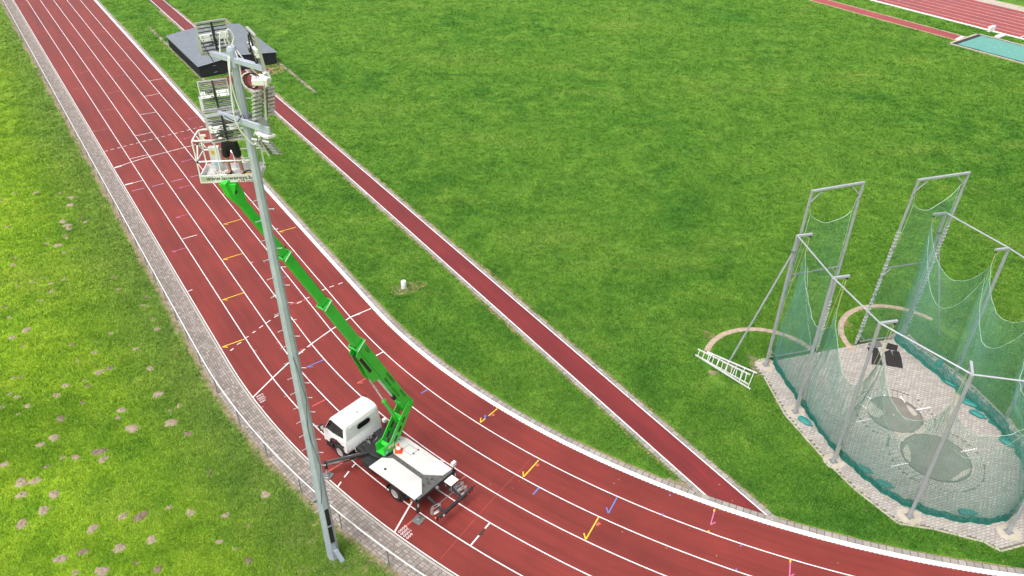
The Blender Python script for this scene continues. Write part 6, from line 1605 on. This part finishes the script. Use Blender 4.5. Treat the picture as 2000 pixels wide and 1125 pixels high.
# ================================================================== MOLEHILLS AND BARE SPOTS
mh = []
def add_m(x0, y0, lst):
    for x, y, w in lst: mh.append((x0 + x / 5, y0 + y / 5, w / 5))
add_m(0, 340, [(160, 182, 45), (358, 182, 60), (590, 187, 38), (690, 230, 70), (690, 305, 72), (785, 435, 55), (838, 467, 50), (615, 465, 80), (660, 505, 82), (675, 535, 60), (640, 597, 62), (655, 625, 45), (460, 635, 42), (462, 678, 48), (565, 697, 78), (730, 722, 42),
                (628, 770, 50), (150, 815, 45), (135, 890, 58), (75, 515, 50), (10, 260, 42), (425, 1010, 36), (315, 1055, 55), (500, 1070, 52), (180, 1093, 45), (1108, 1000, 50), (625, 1030, 50)])
add_m(0, 560, [(1155, 25, 58), (505, 45, 55), (405, 140, 46), (45, 200, 50), (90, 300, 50), (255, 425, 88), (120, 500, 76), (225, 583, 46), (1420, 100, 45), (1400, 182, 50), (1485, 320, 50), (1535, 415, 62), (1083, 460, 58), (705, 562, 62), (938, 540, 40), (925, 640, 66),
                (765, 725, 50), (1325, 610, 66), (1075, 797, 84), (970, 835, 88), (1465, 800, 84), (825, 912, 46), (640, 965, 68), (865, 970, 62), (550, 1060, 76), (95, 1052, 62), (170, 1075, 55), (130, 890, 50), (208, 883, 46), (1545, 1055, 110)])
add_m(0, 750, [(20, 230, 68), (270, 215, 76), (180, 297, 50), (595, 340, 88), (1185, 255, 98), (1150, 335, 66), (1290, 435, 138), (1670, 380, 118), (1835, 487, 88), (1750, 207, 62), (1660, 257, 50), (530, 525, 108), (395, 597, 84), (965, 665, 132), (1010, 740, 98), (735, 717, 88),
                (615, 720, 62), (35, 790, 92), (460, 805, 66), (205, 967, 118), (345, 950, 112), (215, 1085, 98), (530, 1080, 112), (810, 185, 60)])
add_m(0, 900, [(425, 483, 122), (212, 620, 118), (905, 665, 118), (1200, 540, 102), (1375, 545, 130), (1650, 455, 70), (1860, 508, 102), (1480, 775, 122), (1165, 855, 118), (810, 893, 98), (590, 960, 128), (740, 1095, 84), (1000, 1080, 140), (1540, 1060, 108), (1325, 1000, 66)])
add_m(380, 900, [(305, 535, 82), (528, 637, 56), (240, 790, 76), (405, 860, 56), (528, 975, 86), (695, 328, 112)])
MOLES = []
named = {}
big = sorted(range(len(mh)), key=lambda i: -mh[i][2])
for i, (px, py, w) in enumerate(mh):
    p = at(px, py); dist = (p - CAMP).length; r = w * dist / CAM_F / 2 * 0.92
    damp = (i * 7919) % 5 == 0 or (px, py) in ((162, 1078), (308, 1112))
    mb = MB(); n = 20; ph = rng.uniform(0, 6.28, 3); vs = []; rings = 5; H_ = min(0.13, 0.27 * r) * rng.uniform(0.6, 1.2)
    el_ = rng.uniform(0.75, 1.0); ro = rng.uniform(-0.6, 0.6)
    for j in range(rings):
        f = j / (rings - 1)
        for k in range(n):
            a = 2 * math.pi * k / n; rr = r * (1 - f) * (1 + 0.16 * math.sin(2 * a + ph[0]) + 0.10 * math.sin(3 * a + ph[1]) + 0.08 * math.sin(6 * a + ph[2]) + rng.normal(0, 0.05)) * 1.04
            x, y = rr * math.cos(a), rr * math.sin(a) * el_
            vs.append((x * math.cos(ro) - y * math.sin(ro), x * math.sin(ro) + y * math.cos(ro), (-0.015 if j == 0 else H_ * (1 - (1 - f) ** 2.2) + rng.normal(0, 0.010)) + 0.004))
    fs = [(j * n + k, j * n + (k + 1) % n, (j + 1) * n + (k + 1) % n, (j + 1) * n + k) for j in range(rings - 1) for k in range(n)]
    mb.add(vs, fs); o = mb.build('molehill', M['mole2'] if damp else M['mole'], smooth=True); o.location = (p.x, p.y, 0)
    if px > 300 and py > 700: where = 'near the railing and mast'
    elif py > 940: where = 'in the bottom corner lawn'
    elif py > 760: where = 'in the lower lawn'
    elif py > 560: where = 'in the middle lawn'
    else: where = 'in the upper lawn'
    size = 'broad' if w > 22 else ('medium' if w > 13 else 'small'); tone = 'dark damp' if damp else 'pale dry'
    named.setdefault((size, tone, where), []).append((px, o))
    MOLES.append((p.x, p.y, r))
ORD = 'first second third fourth fifth sixth seventh eighth ninth tenth eleventh twelfth thirteenth fourteenth fifteenth sixteenth seventeenth eighteenth nineteenth twentieth'.split()
for (size, tone, where), lst in named.items():
    lst.sort(key=lambda q: q[0])
    for k, (px, o) in enumerate(lst):
        lab = f'only {size} {tone} molehill {where}' if len(lst) == 1 else f'{ORD[k]} from left of the {size} {tone} molehills {where}'
        tag(o, lab, 'molehill', 'molehills on the outer lawn')
mb = MB()
for (px, py, a, b, r_) in ((380 + 860 / 5, 900 + 1085 / 5, 0.40, 0.62, 0.6), (380 + 1010 / 5, 900 + 1090 / 5, 0.52, 0.25, 0.1), (380 + 1050 / 5, 900 + 700 / 5, 0.28, 0.2, 0.4), (380 + 150 / 5, 900 + 110 / 5, 0.22, 0.32, 0.1), (655, 1108, 0.55, 0.35, 0.2), (1600 + 465 / 5, 900 + 485 / 5, 0.10, 0.07, 0.5), (1600 + 1430 / 5, 900 + 860 / 5, 0.07, 0.16, 0.2), (1340 + 270 / 5, 600 + 640 / 5, 0.25, 0.16, -0.5), (1340 + 420 / 5, 600 + 600 / 5, 0.18, 0.22, 0.2), (1340 + 670 / 5, 600 + 560 / 5, 0.25, 0.8, 0.1)):
    p = at(px, py); blob(mb, (p.x, p.y), a, b, r_, 0.0045)
structure(mb.build('bare_soil', M['soil']))
mb = MB()
for (px, py, a, b) in ((610, 1040, 1.2, 0.8), (700, 1105, 1.1, 0.5), (1640, 900, 0.3, 0.8), (1530, 790, 0.25, 0.6), (1385, 655, 0.25, 0.4), (1655, 632, 0.2, 0.5)):
    p = at(px, py); blob(mb, (p.x, p.y), a, b, 0.4, 0.0038)
structure(mb.build('dry_grass_patch', M['dry']))
# fallen leaves on the infield
mb = MB()
for k in range(90):
    p = at(rng.uniform(1200, 1990), rng.uniform(560, 1110)) if k % 3 else at(rng.uniform(700, 1250), rng.uniform(450, 1000))
    s_, r_ = trk_np(np.array([[p.x, p.y]])); 
    a = rng.uniform(0, 6.28); X = Vector((math.cos(a), math.sin(a), rng.normal(0, .3))) * rng.uniform(0.02, 0.05); Y = Vector((-math.sin(a), math.cos(a), rng.normal(0, .3))) * rng.uniform(0.015, 0.03)
    c = Vector((p.x, p.y, 0.05 if r_[0] < -0.7 else 0.02)); mb.add([c - X, c - Y * 1.0, c + X, c + Y], [(0, 1, 2, 3)])
lf = mb.build('fallen_leaf', M['leaf']); lf['kind'] = 'stuff'; lf['label'] = 'scattered brown fallen leaves on grass and track'

# ================================================================== GRASS BLADES (real geometry, nearest part of the lawns)
def allowed(P):
    s_, r_ = trk_np(P); ok = ~((r_ > -0.62) & (r_ < 8.47))
    b_ = P @ N2 - OFF; a_ = P @ D2
    ok &= ~((b_ < RB0 + 0.22) & (b_ > RB1 - 0.22))
    ok &= ~(b_ < -71.4) & ~((b_ < -65.8) & (b_ > -68.0) & (a_ > 37.6))
    ok &= ~((b_ < -64.3) & (b_ > -70.0) & (a_ < 38.7) & (a_ > 28.0))
    C = np.array([C1.x, C1.y]); w_ = (P - C) @ np.array([CW.x, CW.y]); q_ = (P - C) @ np.array([CA.x, CA.y])
    poly = foot; ins = np.zeros(len(P), bool); j = len(poly) - 1
    for i in range(len(poly)):
        xi, yi = poly[i]; xj, yj = poly[j]
        with np.errstate(divide='ignore', invalid='ignore'):
            t = ((yi > q_) != (yj > q_)) & (w_ < (xj - xi) * (q_ - yi) / (yj - yi + 1e-12) + xi)
        ins ^= t; j = i
    ok &= ~ins
    for w, a in (POSTS[0], POSTS[8]):
        p = cg(w, a); rr = np.hypot(P[:, 0] - p.x, P[:, 1] - p.y); ok &= ~((rr > 2.5) & (rr < 2.9) & (q_ > a - 0.8))
    for x, y, r in MOLES: ok &= np.hypot(P[:, 0] - x, P[:, 1] - y) > r * 1.08
    L = np.array([S0c.x, S0c.y]); u = (P - L) @ np.array([SX.x, SX.y]); v = (P - L) @ np.array([SY.x, SY.y]); ok &= ~((u > -0.1) & (u < LX + 0.1) & (v > -0.1) & (v < LY + 0.1))
    soil = ((r_ > 8.4) & (r_ < 8.8)); ok &= ~(soil & (rng.random(len(P)) < 0.86 - 0.5 * np.clip((r_ - 8.5) / 0.3, 0, 1)))
    return ok
NT = 250000
px = rng.uniform(-220, 2220, NT * 2); py = rng.uniform(-30, 1290, NT * 2)
dx = np.outer((px - 1000) / CAM_F, np.array(_R)) - np.outer((py - 562.5) / CAM_F, np.array(_U)) + np.array(_F)
t = -CAM_H / dx[:, 2]; P = dx[:, :2] * t[:, None]
ok = allowed(P); P = P[ok][:NT]
NB = 6; n = len(P)
yaw = rng.uniform(0, 6.283, (n, NB)); lean = rng.uniform(0.6, 1.35, (n, NB)); d_ = np.hypot(np.hypot(P[:, 0], P[:, 1]), CAM_H)
leftlawn = (trk_np(P)[1] > 8.4)
sc = (d_ / 36.0) ** 0.62
ln = rng.uniform(0.06, 0.125, (n, NB)) * sc[:, None] * np.where(leftlawn, 1.15, 0.9)[:, None]; wd = rng.uniform(0.014, 0.027, (n, NB)) * sc[:, None]
ox = rng.normal(0, 0.075, (n, NB)) * sc[:, None]; oy = rng.normal(0, 0.075, (n, NB)) * sc[:, None]
bx = P[:, :1] + ox; by = P[:, 1:] + oy; cx, sx_ = np.cos(yaw), np.sin(yaw)
hgt = ln * np.cos(lean); rch = ln * np.sin(lean)
V = np.zeros((n, NB, 3, 3))
V[:, :, 0, 0] = bx - sx_ * wd; V[:, :, 0, 1] = by + cx * wd; V[:, :, 1, 0] = bx + sx_ * wd; V[:, :, 1, 1] = by - cx * wd
V[:, :, 0, 2] = V[:, :, 1, 2] = 0.0
V[:, :, 2, 0] = bx + cx * rch; V[:, :, 2, 1] = by + sx_ * rch; V[:, :, 2, 2] = hgt
m_ = n * NB
me = bpy.data.meshes.new('grass_blades'); me.vertices.add(m_ * 3); me.vertices.foreach_set('co', V.reshape(-1))
me.loops.add(m_ * 3); me.loops.foreach_set('vertex_index', np.arange(m_ * 3, dtype=np.int32)); me.polygons.add(m_)
me.polygons.foreach_set('loop_start', np.arange(0, m_ * 3, 3, dtype=np.int32)); me.update(calc_edges=True); me.validate()
a_ = me.attributes.new('tone', 'FLOAT', 'FACE'); a_.data.foreach_set('value', (0.42 * rng.random((n, NB)) + 0.58 * rng.random((n, 1))).reshape(-1).astype(np.float32))
me.materials.append(M['blade']); o = bpy.data.objects.new('grass_blades', me); COL.objects.link(o); o['kind'] = 'stuff'; o['label'] = 'short mown grass blades covering the lawns'
